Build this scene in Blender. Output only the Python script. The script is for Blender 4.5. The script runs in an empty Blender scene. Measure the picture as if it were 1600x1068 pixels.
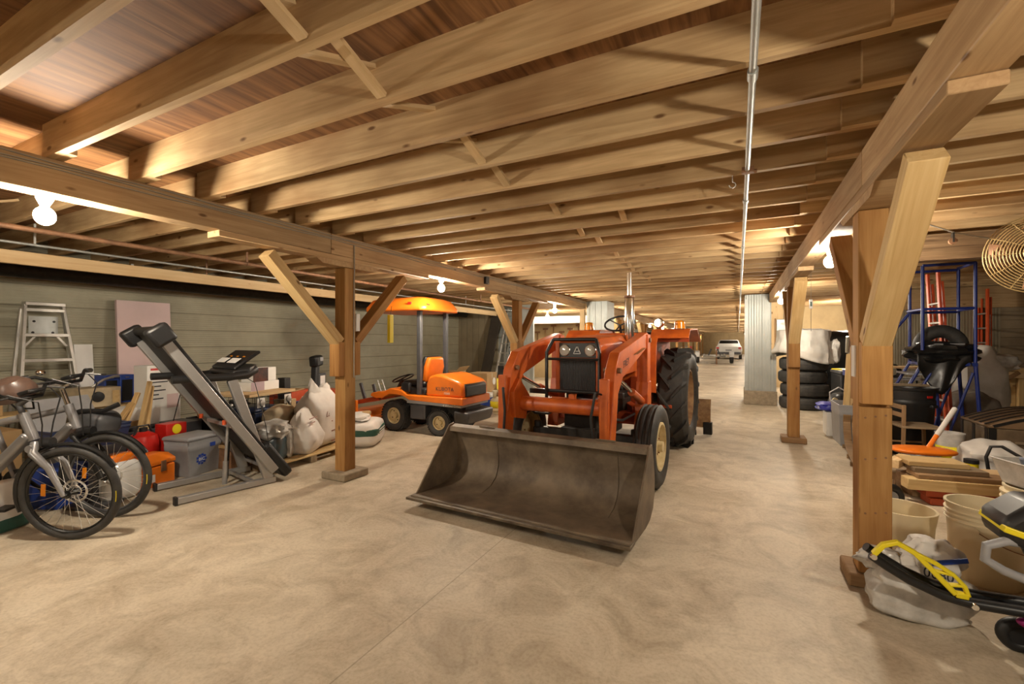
import bpy, bmesh, math, random
from mathutils import Vector as V, Matrix, noise
random.seed(7)
SC = bpy.context.scene
COL = SC.collection
PI = math.pi

# ------------------------------------------------------------------ materials
def _new(name):
    m = bpy.data.materials.new(name); m.use_nodes = True
    nt = m.node_tree; b = nt.nodes['Principled BSDF']
    return m, nt, b
def _n(nt, t, **k):
    n = nt.nodes.new(t)
    for a, v in k.items():
        if a in n.inputs: n.inputs[a].default_value = v
        else: setattr(n, a, v)
    return n
def rgba(c): return (c[0], c[1], c[2], 1)
def mat(name, c, rough=.5, metal=0, var=.18, scale=9, bump=0, c2=None, spec=.5, coat=0, trans=0):
    """plain surface with slight mottling / dirt from object-space noise"""
    m, nt, b = _new(name); L = nt.links
    tc = _n(nt, 'ShaderNodeTexCoord')
    no = _n(nt, 'ShaderNodeTexNoise', Scale=scale, Detail=6.0, Roughness=.62)
    L.new(tc.outputs['Object'], no.inputs['Vector'])
    rp = _n(nt, 'ShaderNodeValToRGB')
    e = rp.color_ramp.elements
    e[0].position = .34; e[1].position = .66
    c2 = c2 or tuple(x*(1-var) for x in c)
    e[0].color = rgba(c2); e[1].color = rgba(c)
    L.new(no.outputs['Fac'], rp.inputs['Fac'])
    L.new(rp.outputs['Color'], b.inputs['Base Color'])
    b.inputs['Roughness'].default_value = rough
    b.inputs['Metallic'].default_value = metal
    b.inputs['Specular IOR Level'].default_value = spec
    if coat: b.inputs['Coat Weight'].default_value = coat
    if trans: b.inputs['Transmission Weight'].default_value = trans
    if bump:
        bp = _n(nt, 'ShaderNodeBump', Strength=bump, Distance=.01)
        L.new(no.outputs['Fac'], bp.inputs['Height'])
        L.new(bp.outputs['Normal'], b.inputs['Normal'])
    return m
def wood(name, c1, c2, knot=(.16, .08, .03), stain=None, grain=1.0, rough=.72, axis=0, sc=1.0, kn=.095):
    """timber with grain along the local X axis, knots, blotches; each board differs"""
    m, nt, b = _new(name); L = nt.links
    tc = _n(nt, 'ShaderNodeTexCoord'); oi = _n(nt, 'ShaderNodeObjectInfo')
    mu = _n(nt, 'ShaderNodeMath', operation='MULTIPLY'); mu.inputs[1].default_value = 57.0
    L.new(oi.outputs['Random'], mu.inputs[0])
    def mapped(s):
        mp = _n(nt, 'ShaderNodeMapping'); mp.inputs['Scale'].default_value = s
        L.new(tc.outputs['Object'], mp.inputs['Vector']); return mp
    st = [14*sc, 14*sc, 14*sc]; st[axis] = .9*sc
    g = _n(nt, 'ShaderNodeTexNoise', noise_dimensions='4D', Scale=1.6, Detail=5.0, Roughness=.6, Distortion=1.1)
    L.new(mapped(st).outputs[0], g.inputs['Vector']); L.new(mu.outputs[0], g.inputs['W'])
    rp = _n(nt, 'ShaderNodeValToRGB'); e = rp.color_ramp.elements
    e[0].position = .36; e[0].color = rgba(c2); e[1].position = .66; e[1].color = rgba(c1)
    L.new(g.outputs['Fac'], rp.inputs['Fac'])
    # large soft blotches (weathering, water marks)
    bl = _n(nt, 'ShaderNodeTexNoise', noise_dimensions='4D', Scale=1.7*sc, Detail=3.0, Roughness=.55)
    s2 = [1, 1, 1]; s2[axis] = .55
    L.new(mapped(s2).outputs[0], bl.inputs['Vector']); L.new(mu.outputs[0], bl.inputs['W'])
    rb = _n(nt, 'ShaderNodeValToRGB'); e = rb.color_ramp.elements
    e[0].position = .44; e[0].color = (1, 1, 1, 1); e[1].position = .70
    e[1].color = rgba(stain or (.62, .52, .44))
    L.new(bl.outputs['Fac'], rb.inputs['Fac'])
    mx = _n(nt, 'ShaderNodeMix', data_type='RGBA', blend_type='MULTIPLY'); mx.inputs[0].default_value = 1
    L.new(rp.outputs['Color'], mx.inputs[6]); L.new(rb.outputs['Color'], mx.inputs[7])
    # knots
    sk = [13, 13, 13]; sk[axis] = 5.0
    vo = _n(nt, 'ShaderNodeTexVoronoi', voronoi_dimensions='4D', Scale=1.0*sc)
    L.new(mapped(sk).outputs[0], vo.inputs['Vector']); L.new(mu.outputs[0], vo.inputs['W'])
    rk = _n(nt, 'ShaderNodeValToRGB'); e = rk.color_ramp.elements
    e[0].position = kn; e[0].color = (1, 1, 1, 1); e[1].position = kn*1.9+.01; e[1].color = (0, 0, 0, 1)
    L.new(vo.outputs['Distance'], rk.inputs['Fac'])
    mk = _n(nt, 'ShaderNodeMix', data_type='RGBA')
    L.new(rk.outputs['Color'], mk.inputs[0]); L.new(mx.outputs[2], mk.inputs[6]); mk.inputs[7].default_value = rgba(knot)
    # board to board tone
    hv = _n(nt, 'ShaderNodeHueSaturation')
    mr = _n(nt, 'ShaderNodeMapRange'); mr.inputs['To Min'].default_value = .82; mr.inputs['To Max'].default_value = 1.14
    L.new(oi.outputs['Random'], mr.inputs['Value']); L.new(mr.outputs[0], hv.inputs['Value'])
    L.new(mk.outputs[2], hv.inputs['Color'])
    L.new(hv.outputs['Color'], b.inputs['Base Color'])
    b.inputs['Roughness'].default_value = rough; b.inputs['Specular IOR Level'].default_value = .3
    bp = _n(nt, 'ShaderNodeBump', Strength=.25*grain, Distance=.004)
    L.new(g.outputs['Fac'], bp.inputs['Height']); L.new(bp.outputs['Normal'], b.inputs['Normal'])
    return m
def emit(name, c, s):
    m, nt, b = _new(name)
    b.inputs['Base Color'].default_value = rgba(c)
    b.inputs['Emission Color'].default_value = rgba(c); b.inputs['Emission Strength'].default_value = s
    return m

# ------------------------------------------------------------------ mesh builder
class MB:
    def __init__(s): s.v = []; s.f = []; s.T = Matrix.Identity(4)
    def at(s, loc=(0, 0, 0), rx=0, ry=0, rz=0, sc=None):
        s.T = Matrix.Translation(loc) @ Matrix.Rotation(rz, 4, 'Z') @ Matrix.Rotation(ry, 4, 'Y') @ Matrix.Rotation(rx, 4, 'X')
        return s
    def add(s, vs, fs):
        o = len(s.v); T = s.T
        s.v += [tuple(T @ V(p)) for p in vs]
        s.f += [tuple(i+o for i in f) for f in fs]; return s
    def box(s, x0, x1, y0, y1, z0, z1):
        return s.add([(x0,y0,z0),(x1,y0,z0),(x1,y1,z0),(x0,y1,z0),(x0,y0,z1),(x1,y0,z1),(x1,y1,z1),(x0,y1,z1)],
                     [(0,3,2,1),(4,5,6,7),(0,1,5,4),(1,2,6,5),(2,3,7,6),(3,0,4,7)])
    def cb(s, c, d):
        return s.box(c[0]-d[0]/2, c[0]+d[0]/2, c[1]-d[1]/2, c[1]+d[1]/2, c[2]-d[2]/2, c[2]+d[2]/2)
    def bar(s, p, q, w, h, up=(0, 0, 1)):
        p, q = V(p), V(q); x = (q-p).normalized(); u = V(up)
        if abs(x.dot(u)) > .98: u = V((0, 1, 0))
        y = u.cross(x).normalized(); z = x.cross(y)
        vs = [a + y*(w/2*i) + z*(h/2*j) for a in (p, q) for i, j in ((-1,-1),(1,-1),(1,1),(-1,1))]
        return s.add(vs, [(3,2,1,0),(4,5,6,7),(0,1,5,4),(1,2,6,5),(2,3,7,6),(3,0,4,7)])
    def rings(s, R, closed=True, cap0=True, cap1=True, loop=False):
        n = len(R[0]); vs = [p for r in R for p in r]; fs = []
        m = len(R)
        for a in range(m if loop else m-1):
            b = (a+1) % m
            for i in range(n if closed else n-1):
                j = (i+1) % n
                fs.append((a*n+i, a*n+j, b*n+j, b*n+i))
        if not loop and closed:
            if cap0: fs.append(tuple(range(n-1, -1, -1)))
            if cap1: fs.append(tuple((m-1)*n+i for i in range(n)))
        return s.add(vs, fs)
    def tube(s, pts, r, n=8, closed=False, cap=True):
        P = [V(p) for p in pts]; m = len(P); R = []
        rr = r if isinstance(r, (list, tuple)) else [r]*m
        u = None
        for i in range(m):
            if closed: t = P[(i+1) % m]-P[i-1]
            else: t = P[min(i+1, m-1)]-P[max(i-1, 0)]
            t.normalize()
            if u is None:
                a = V((0, 0, 1)) if abs(t.z) < .9 else V((1, 0, 0))
                u = a.cross(t).normalized()
            else:
                u = (u - t*u.dot(t)).normalized()
            w = t.cross(u)
            R.append([P[i] + (u*math.cos(2*PI*k/n)+w*math.sin(2*PI*k/n))*rr[i] for k in range(n)])
        return s.rings(R, cap0=cap, cap1=cap, loop=closed)
    def cyl(s, p, q, r, r1=None, n=18): return s.tube([p, q], [r, r if r1 is None else r1], n)
    def lathe(s, prof, o=(0, 0, 0), ax='Z', n=32, a0=0, a1=2*PI, cap=False):
        o = V(o); R = []
        full = abs(a1-a0-2*PI) < 1e-6
        for k in range(n if full else n+1):
            a = a0+(a1-a0)*k/n; c, sn = math.cos(a), math.sin(a); r_ = []
            for (r, z) in prof:
                if ax == 'Z': p = (r*c, r*sn, z)
                elif ax == 'X': p = (z, r*c, r*sn)
                else: p = (r*c, z, r*sn)
                r_.append(o+V(p))
            R.append(r_)
        return s.rings(R, closed=False, loop=full)
    def prism(s, poly, a, b, ax='X'):
        """poly in the plane across ax: X->(y,z)  Y->(x,z)  Z->(x,y)"""
        f = {'X': lambda p, t: (t, p[0], p[1]), 'Y': lambda p, t: (p[0], t, p[1]), 'Z': lambda p, t: (p[0], p[1], t)}[ax]
        return s.rings([[f(p, a) for p in poly], [f(p, b) for p in poly]])
    def strip(s, prof, t, a, b, ax='X'):
        """bent plate of thickness t following the open profile"""
        n = len(prof); off = []
        for i in range(n):
            p0, p1 = prof[max(i-1, 0)], prof[min(i+1, n-1)]
            d = V((p1[0]-p0[0], p1[1]-p0[1])).normalized(); off.append((prof[i][0]-d[1]*t, prof[i][1]+d[0]*t))
        f = {'X': lambda p, k: (k, p[0], p[1]), 'Y': lambda p, k: (p[0], k, p[1]), 'Z': lambda p, k: (p[0], p[1], k)}[ax]
        A = [f(p, a) for p in prof]+[f(p, a) for p in off]; B = [f(p, b) for p in prof]+[f(p, b) for p in off]
        vs = A+B; N = 2*n; fs = []
        for i in range(n-1):
            fs += [(i, i+1, N+i+1, N+i), (n+i, N+n+i, N+n+i+1, n+i+1), (i, n+i, n+i+1, i+1), (N+i, N+i+1, N+n+i+1, N+n+i)]
        fs += [(0, N, N+n, n), (n-1, 2*n-1, N+2*n-1, N+n-1)]
        return s.add(vs, fs)
    def torus(s, o, R, r, ax='Z', n=36, m=8, a0=0, a1=2*PI):
        o = V(o); pts = []
        full = abs(a1-a0-2*PI) < 1e-6
        for k in range(n if full else n+1):
            a = a0+(a1-a0)*k/n; c, sn = R*math.cos(a), R*math.sin(a)
            pts.append(o+V({'Z': (c, sn, 0), 'X': (0, c, sn), 'Y': (c, 0, sn)}[ax]))
        return s.tube(pts, r, m, closed=full)
    def ball(s, o, r, n=16, m=10, sq=(1, 1, 1)):
        o = V(o)
        R = []
        for i in range(1, m):
            t = PI*i/m
            R.append([o+V((r*sq[0]*math.sin(t)*math.cos(2*PI*k/n), r*sq[1]*math.sin(t)*math.sin(2*PI*k/n), r*sq[2]*math.cos(t))) for k in range(n)])
        return s.rings(R)
    def blob(s, o, rad, e=.55, amp=.05, seed=0, n=30, m=20, freq=2.2, flat=None, top=None, fine=0):
        """soft bag: rounded-box ellipsoid with folds; flat = lowest z allowed"""
        sg = lambda x, p: math.copysign(abs(x)**p, x)
        o = V(o); R = []
        for i in range(m+1):
            t = PI*(.02+.96*i/m); r_ = []
            for k in range(n):
                a = 2*PI*k/n
                d = V((sg(math.sin(t), e)*sg(math.cos(a), e), sg(math.sin(t), e)*sg(math.sin(a), e), sg(math.cos(t), e)))
                q = d*freq+V((seed*7.3, seed*3.1, seed*1.7))
                k_ = 1+amp*3*noise.noise(q)+(fine*noise.noise(q*4.3) if fine else 0)
                p = V((d.x*rad[0]*k_, d.y*rad[1]*k_, d.z*rad[2]*(1+amp*2*noise.noise(q*.8))))
                if top: p = top(p)
                p = o+p
                if flat is not None and p.z < flat: p.z = flat+.0005*(k % 2)
                r_.append(p)
            R.append(r_)
        return s.rings(R)
    def grid(s, f, nu, nv):
        vs = [f(i/nu, j/nv) for i in range(nu+1) for j in range(nv+1)]
        fs = [(i*(nv+1)+j, i*(nv+1)+j+1, (i+1)*(nv+1)+j+1, (i+1)*(nv+1)+j) for i in range(nu) for j in range(nv)]
        return s.add(vs, fs)
    def build(s, name, m, parent=None, bev=0, ang=38, solid=0, kind=None, label=None, segs=2):
        me = bpy.data.meshes.new(name)
        me.from_pydata(s.v, [], s.f); me.validate()
        bm = bmesh.new(); bm.from_mesh(me); bmesh.ops.recalc_face_normals(bm, faces=bm.faces); bm.to_mesh(me); bm.free()
        me.polygons.foreach_set('use_smooth', [True]*len(me.polygons))
        me.set_sharp_from_angle(angle=math.radians(ang))
        me.materials.append(m)
        o = bpy.data.objects.new(name, me); COL.objects.link(o)
        if parent: o.parent = parent
        if bev:
            b = o.modifiers.new('bevel', 'BEVEL'); b.width = bev; b.segments = segs; b.limit_method = 'ANGLE'; b.angle_limit = math.radians(40)
        if solid:
            b = o.modifiers.new('solid', 'SOLIDIFY'); b.thickness = solid; b.offset = 0
        if kind: o['kind'] = kind
        if label: o['label'] = label
        return o
def tag(o, label, cat, group=None):
    o['label'] = label; o['category'] = cat
    if group: o['group'] = group
    return o
def thing(name, label, cat, loc=(0, 0, 0), rz=0, group=None, rx=0, ry=0):
    o = bpy.data.objects.new(name, None); COL.objects.link(o); o.empty_display_size = .1
    o.location = loc; o.rotation_euler = (rx, ry, rz)
    return tag(o, label, cat, group)
def kids(o): return [c for c in COL.objects if c.parent == o]
def copy_tree(o, loc=None, rz=None, label=None, group=None, parent=None):
    c = o.copy(); COL.objects.link(c)
    if parent: c.parent = parent
    if loc is not None: c.location = loc
    if rz is not None: c.rotation_euler = (o.rotation_euler[0], o.rotation_euler[1], rz)
    if label: c['label'] = label
    if group: c['group'] = group
    for k in kids(o): copy_tree(k, parent=c)
    return c
_bm = {}
def board(name, p, q, w, h, m, parent=None, up=(0, 0, 1), bev=.004, kind=None):
    """timber along p-q as an object whose local X is its grain"""
    p, q = V(p), V(q); L = (q-p).length; x = (q-p).normalized(); u = V(up)
    if abs(x.dot(u)) > .98: u = V((0, 1, 0))
    y = u.cross(x).normalized(); z = x.cross(y)
    key = (round(L, 3), w, h, m.name, bev)
    if key in _bm:
        o = bpy.data.objects.new(name, _bm[key].data); COL.objects.link(o)
        if bev:
            b = o.modifiers.new('bevel', 'BEVEL'); b.width = bev; b.segments = 1
        if parent: o.parent = parent
        if kind: o['kind'] = kind
    else:
        o = MB().box(-L/2, L/2, -w/2, w/2, -h/2, h/2).build(name, m, parent, bev, kind=kind, segs=1); _bm[key] = o
    M = Matrix((x, y, z)).transposed().to_4x4(); M.translation = (p+q)/2
    o.matrix_local = M
    return o
def txt(s, size, m, parent, loc, rot, name='lettering', ext=.0008, label=None, space=1.0, shear=0):
    cu = bpy.data.curves.new('t', 'FONT'); cu.body = s; cu.size = size; cu.extrude = ext; cu.align_x = 'CENTER'; cu.align_y = 'CENTER'
    cu.space_character = space; cu.shear = shear; cu.resolution_u = 3
    o = bpy.data.objects.new('t', cu); COL.objects.link(o)
    bpy.context.view_layer.update()
    me = bpy.data.meshes.new_from_object(o.evaluated_get(bpy.context.evaluated_depsgraph_get()))
    bpy.data.objects.remove(o); bpy.data.curves.remove(cu)
    me.materials.clear(); me.materials.append(m)
    t = bpy.data.objects.new(name, me); COL.objects.link(t)
    t.parent = parent; t.location = loc; t.rotation_euler = rot
    if label: t['label'] = label
    return t

# ------------------------------------------------------------------ palette
W_JOIST = wood('timber_joist', (.64, .455, .245), (.47, .315, .155), stain=(.50, .38, .29))
W_BEAM = wood('timber_beam', (.50, .34, .18), (.37, .235, .115), stain=(.75, .64, .55))
W_POST = wood('timber_post', (.56, .32, .115), (.41, .21, .065), stain=(.58, .44, .33))
W_PALE = wood('timber_pale', (.70, .52, .30), (.60, .42, .22), stain=(.82, .76, .68))
W_PLY = wood('plywood_deck', (.34, .175, .07), (.14, .066, .027), stain=(.50, .40, .35), axis=1, sc=.7, kn=.05)
W_PLANK = wood('weathered_plank', (.36, .27, .17), (.25, .18, .11), stain=(.55, .48, .42))
W_DARK = wood('dark_stained_timber', (.30, .19, .10), (.12, .07, .035), stain=(.40, .32, .26))
W_YEL = wood('fresh_lumber', (.68, .50, .25), (.56, .37, .16), stain=(.80, .72, .62))
W_BROWN = wood('brown_lumber', (.36, .23, .12), (.26, .155, .075), stain=(.62, .54, .46))
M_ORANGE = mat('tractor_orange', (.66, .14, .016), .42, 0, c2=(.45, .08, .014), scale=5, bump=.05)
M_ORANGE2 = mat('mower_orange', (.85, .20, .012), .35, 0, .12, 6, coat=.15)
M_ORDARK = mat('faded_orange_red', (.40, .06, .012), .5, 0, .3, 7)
M_TYRE = mat('tyre_rubber', (.022, .021, .020), .62, 0, c2=(.045, .042, .038), scale=14, bump=.12)
M_RUBBER = mat('black_rubber', (.012, .012, .012), .5)
M_BLACK = mat('black_plastic', (.014, .014, .015), .42, 0, .3, 12, bump=.03)
M_BLKPAINT = mat('black_paint', (.012, .012, .012), .35, 0, .3, 10)
M_ENGINE = mat('greasy_engine', (.035, .03, .025), .55, .3, .5, 20, bump=.3)
M_CREAM = mat('cream_rim', (.62, .52, .30), .45, 0, c2=(.48, .36, .18), scale=12)
M_RUSTRIM = mat('rusty_rim', (.36, .22, .10), .65, .2, c2=(.20, .10, .045), scale=14, bump=.1)
M_STEEL = mat('worn_bucket_steel', (.235, .18, .12), .62, .12, c2=(.10, .073, .05), scale=3.6, bump=.15)
M_STEELB = mat('bright_worn_edge', (.20, .16, .11), .5, .5, c2=(.09, .065, .045), scale=9, bump=.15)
M_CHROME = mat('chrome', (.78, .76, .72), .16, 1, .1, 6)
M_SILVER = mat('silver_paint', (.42, .41, .40), .35, .55, .1, 8)
M_BIKE = mat('satin_grey_bike', (.30, .295, .30), .33, .5, .1, 8)
M_ALU = mat('aluminium', (.60, .58, .54), .38, .75, .15, 8)
M_GALV = mat('galvanised_steel', (.46, .48, .47), .45, .6, c2=(.36, .37, .35), scale=6)
M_GREY = mat('grey_plastic', (.30, .30, .31), .5, 0, .12, 10)
M_DGREY = mat('dark_grey_paint', (.07, .07, .075), .45, 0, .2, 8)
M_WHITE = mat('white_plastic', (.74, .73, .70), .4, 0, .08, 6)
M_WHITEP = mat('white_sack', (.72, .68, .63), .6, 0, .12, 7, bump=.12)
M_CLEAR = mat('clear_plastic_bag', (.62, .60, .56), .25, 0, c2=(.40, .38, .35), scale=9, bump=.25)
M_BLUE = mat('blue_plastic', (.025, .07, .36), .38)
M_NAVY = mat('navy_plastic', (.028, .042, .105), .42, 0, .2, 8)
M_BLUEP = mat('blue_paint', (.012, .03, .21), .4, 0, .2, 8)
M_RED = mat('red_paint', (.55, .018, .012), .35)
M_REDORG = mat('ladder_orange_fibreglass', (.62, .085, .02), .45, 0, .2, 6)
M_YEL = mat('yellow_plastic', (.78, .64, .015), .38, 0, .08, 8)
M_CARD = mat('cardboard', (.46, .29, .13), .75, 0, .15, 6)
M_PINK = mat('pink_foam_board', (.66, .50, .49), .7, 0, .08, 3)
M_PAIL = mat('off_white_pail', (.70, .60, .40), .42, 0, .08, 4, spec=.4)
M_TAN = mat('tan_cloth', (.50, .40, .26), .8, 0, .2, 9, bump=.1)
M_RUST = mat('rusty_pipe', (.30, .155, .08), .6, .3, .4, 12)
M_AMBER = mat('amber_lens', (.85, .28, .01), .2, 0, .1, 6)
M_GREEN = mat('dark_green_print', (.02, .085, .06), .5)
M_TEAL = mat('teal_plastic', (.01, .22, .33), .5)
M_CONC = mat('concrete_pad', (.36, .29, .20), .85, 0, .35, 14, bump=.3)
M_GLASS = mat('lamp_glass', (.66, .64, .58), .12, .3, .1, 9)
M_PURPLE = mat('magenta_plastic', (.30, .01, .14), .4)
M_PAPER = mat('white_paper', (.76, .74, .70), .7, 0, .05, 5)
M_INK = mat('dark_ink', (.03, .03, .035), .6)
M_INKBR = mat('brown_ink', (.30, .14, .10), .6)
M_INKW = mat('white_ink', (.80, .79, .76), .5)
M_INKB = mat('blue_ink', (.02, .06, .35), .5)
M_TARP = mat('black_tarp', (.010, .010, .010), .3, 0, .2, 12, bump=.2)
M_CANVAS = mat('white_canvas_cover', (.68, .65, .60), .75, 0, .14, 8, bump=.25)
M_WIRE = mat('cable_sheath', (.30, .26, .20), .5)
M_RATTAN = mat('yellowed_wire', (.42, .29, .12), .5, .3)
M_BULB = emit('lit_bulb', (1.0, .885, .715), 480)
# ------------------------------------------------------------------ floor, deck, walls
def floor_mat():
    m, nt, b = _new('worn_concrete_floor'); L = nt.links
    tc = _n(nt, 'ShaderNodeTexCoord')
    n1 = _n(nt, 'ShaderNodeTexNoise', Scale=.55, Detail=7.0, Roughness=.62, Distortion=.6)
    n2 = _n(nt, 'ShaderNodeTexNoise', Scale=3.2, Detail=9.0, Roughness=.7, Distortion=.9)
    n3 = _n(nt, 'ShaderNodeTexNoise', Scale=55.0, Detail=4.0, Roughness=.6)
    for n in (n1, n2, n3): L.new(tc.outputs['Object'], n.inputs['Vector'])
    r1 = _n(nt, 'ShaderNodeValToRGB'); e = r1.color_ramp.elements
    e[0].position = .36; e[0].color = (.44, .37, .275, 1); e[1].position = .64; e[1].color = (.65, .575, .46, 1)
    L.new(n1.outputs['Fac'], r1.inputs['Fac'])
    r2 = _n(nt, 'ShaderNodeValToRGB'); e = r2.color_ramp.elements
    e[0].position = .33; e[0].color = (.70, .66, .60, 1); e[1].position = .58; e[1].color = (1.06, 1.05, 1.02, 1)
    L.new(n2.outputs['Fac'], r2.inputs['Fac'])
    mx = _n(nt, 'ShaderNodeMix', data_type='RGBA', blend_type='MULTIPLY'); mx.inputs[0].default_value = 1
    L.new(r1.outputs['Color'], mx.inputs[6]); L.new(r2.outputs['Color'], mx.inputs[7])
    r3 = _n(nt, 'ShaderNodeValToRGB'); e = r3.color_ramp.elements
    e[0].position = .30; e[0].color = (.84, .82, .78, 1); e[1].position = .55; e[1].color = (1, 1, 1, 1)
    L.new(n3.outputs['Fac'], r3.inputs['Fac'])
    m2 = _n(nt, 'ShaderNodeMix', data_type='RGBA', blend_type='MULTIPLY'); m2.inputs[0].default_value = 1
    L.new(mx.outputs[2], m2.inputs[6]); L.new(r3.outputs['Color'], m2.inputs[7])
    # dark oil drips
    vo = _n(nt, 'ShaderNodeTexVoronoi', Scale=.95); L.new(tc.outputs['Object'], vo.inputs['Vector'])
    ad = _n(nt, 'ShaderNodeMath', operation='ADD'); L.new(vo.outputs['Distance'], ad.inputs[0])
    ms = _n(nt, 'ShaderNodeMath', operation='MULTIPLY'); ms.inputs[1].default_value = .12
    L.new(n2.outputs['Fac'], ms.inputs[0]); L.new(ms.outputs[0], ad.inputs[1])
    rv = _n(nt, 'ShaderNodeValToRGB'); e = rv.color_ramp.elements
    e[0].position = .085; e[0].color = (.50, .44, .37, 1); e[1].position = .125; e[1].color = (1, 1, 1, 1)
    L.new(ad.outputs[0], rv.inputs['Fac'])
    m3 = _n(nt, 'ShaderNodeMix', data_type='RGBA', blend_type='MULTIPLY'); m3.inputs[0].default_value = 1
    L.new(m2.outputs[2], m3.inputs[6]); L.new(rv.outputs['Color'], m3.inputs[7])
    # saw-cut joints
    sp = _n(nt, 'ShaderNodeSeparateXYZ'); L.new(tc.outputs['Object'], sp.inputs[0])
    def joint(sock, at, w):
        a = _n(nt, 'ShaderNodeMath', operation='SUBTRACT'); a.inputs[1].default_value = at; L.new(sock, a.inputs[0])
        c = _n(nt, 'ShaderNodeMath', operation='ABSOLUTE'); L.new(a.outputs[0], c.inputs[0])
        d = _n(nt, 'ShaderNodeMath', operation='LESS_THAN'); d.inputs[1].default_value = w; L.new(c.outputs[0], d.inputs[0])
        return d
    js = [joint(sp.outputs['X'], -1.45, .0035), joint(sp.outputs['Y'], 5.2, .003), joint(sp.outputs['Y'], 9.3, .004), joint(sp.outputs['Y'], 13.5, .005)]
    t = js[0]
    for j in js[1:]:
        k = _n(nt, 'ShaderNodeMath', operation='MAXIMUM'); L.new(t.outputs[0], k.inputs[0]); L.new(j.outputs[0], k.inputs[1]); t = k
    m4 = _n(nt, 'ShaderNodeMix', data_type='RGBA'); m4.inputs[7].default_value = (.15, .11, .07, 1)
    kk = _n(nt, 'ShaderNodeMath', operation='MULTIPLY'); kk.inputs[1].default_value = .45; L.new(t.outputs[0], kk.inputs[0])
    L.new(kk.outputs[0], m4.inputs[0]); L.new(m3.outputs[2], m4.inputs[6])
    L.new(m4.outputs[2], b.inputs['Base Color'])
    rr = _n(nt, 'ShaderNodeMapRange'); rr.inputs['To Min'].default_value = .42; rr.inputs['To Max'].default_value = .72
    L.new(n2.outputs['Fac'], rr.inputs['Value']); L.new(rr.outputs[0], b.inputs['Roughness'])
    b.inputs['Specular IOR Level'].default_value = .35
    bp = _n(nt, 'ShaderNodeBump', Strength=.12, Distance=.006); L.new(n2.outputs['Fac'], bp.inputs['Height'])
    L.new(bp.outputs['Normal'], b.inputs['Normal'])
    return m
def siding_mat(name, c, c2, period, ax, deep=.5, fine=0, rough=.6, metal=0, lap=None):
    """ribbed sheet / lap boards: bands across one axis"""
    m, nt, b = _new(name); L = nt.links
    tc = _n(nt, 'ShaderNodeTexCoord'); sp = _n(nt, 'ShaderNodeSeparateXYZ'); L.new(tc.outputs['Object'], sp.inputs[0])
    no = _n(nt, 'ShaderNodeTexNoise', Scale=1.3, Detail=6.0, Roughness=.65); L.new(tc.outputs['Object'], no.inputs['Vector'])
    rp = _n(nt, 'ShaderNodeValToRGB'); e = rp.color_ramp.elements
    e[0].position = .32; e[0].color = rgba(c2); e[1].position = .66; e[1].color = rgba(c)
    L.new(no.outputs['Fac'], rp.inputs['Fac'])
    def saw(per):
        d = _n(nt, 'ShaderNodeMath', operation='DIVIDE'); d.inputs[1].default_value = per; L.new(sp.outputs[ax], d.inputs[0])
        f = _n(nt, 'ShaderNodeMath', operation='FRACT'); L.new(d.outputs[0], f.inputs[0]); return f
    s1 = saw(period)
    r2 = _n(nt, 'ShaderNodeValToRGB'); e = r2.color_ramp.elements
    e[0].position = 0; e[0].color = (.30, .27, .22, 1); e[1].position = .07; e[1].color = (1, 1, 1, 1)
    L.new(s1.outputs[0], r2.inputs['Fac'])
    mx = _n(nt, 'ShaderNodeMix', data_type='RGBA', blend_type='MULTIPLY'); mx.inputs[0].default_value = deep
    L.new(rp.outputs['Color'], mx.inputs[6]); L.new(r2.outputs['Color'], mx.inputs[7])
    L.new(mx.outputs[2], b.inputs['Base Color'])
    b.inputs['Roughness'].default_value = rough; b.inputs['Metallic'].default_value = metal
    h = r2
    bp = _n(nt, 'ShaderNodeBump', Strength=.6, Distance=.01)
    if fine:
        s2 = saw(fine); pg = _n(nt, 'ShaderNodeMath', operation='PINGPONG'); pg.inputs[1].default_value = .5
        L.new(s2.outputs[0], pg.inputs[0])
        am = _n(nt, 'ShaderNodeMath', operation='ADD'); L.new(pg.outputs[0], am.inputs[0]); L.new(r2.outputs['Color'], am.inputs[1])
        L.new(am.outputs[0], bp.inputs['Height'])
    else: L.new(r2.outputs['Color'], bp.inputs['Height'])
    L.new(bp.outputs['Normal'], b.inputs['Normal'])
    return m
M_FLOOR = floor_mat()
M_LEFT = siding_mat('olive_lap_siding', (.37, .345, .25), (.27, .25, .18), .255, 'Z', .75, .032)
M_VERT = siding_mat('vertical_grey_boards', (.32, .27, .18), (.22, .18, .12), .2, 'X', .8)
M_METAL = siding_mat('ribbed_galvanised_sheet', (.45, .47, .45), (.34, .36, .34), .155, 'X', .35, .05, .45, .35)
M_CORR = siding_mat('corrugated_brown_sheet', (.30, .26, .18), (.20, .165, .11), .2, 'X', .6, .045, .5, .25)
M_HPL = siding_mat('dark_horizontal_planks', (.26, .20, .125), (.16, .115, .07), .16, 'Z', .8)
M_TANW = mat('tan_board_wall', (.52, .38, .20), .8, 0, .2, 2)

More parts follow.
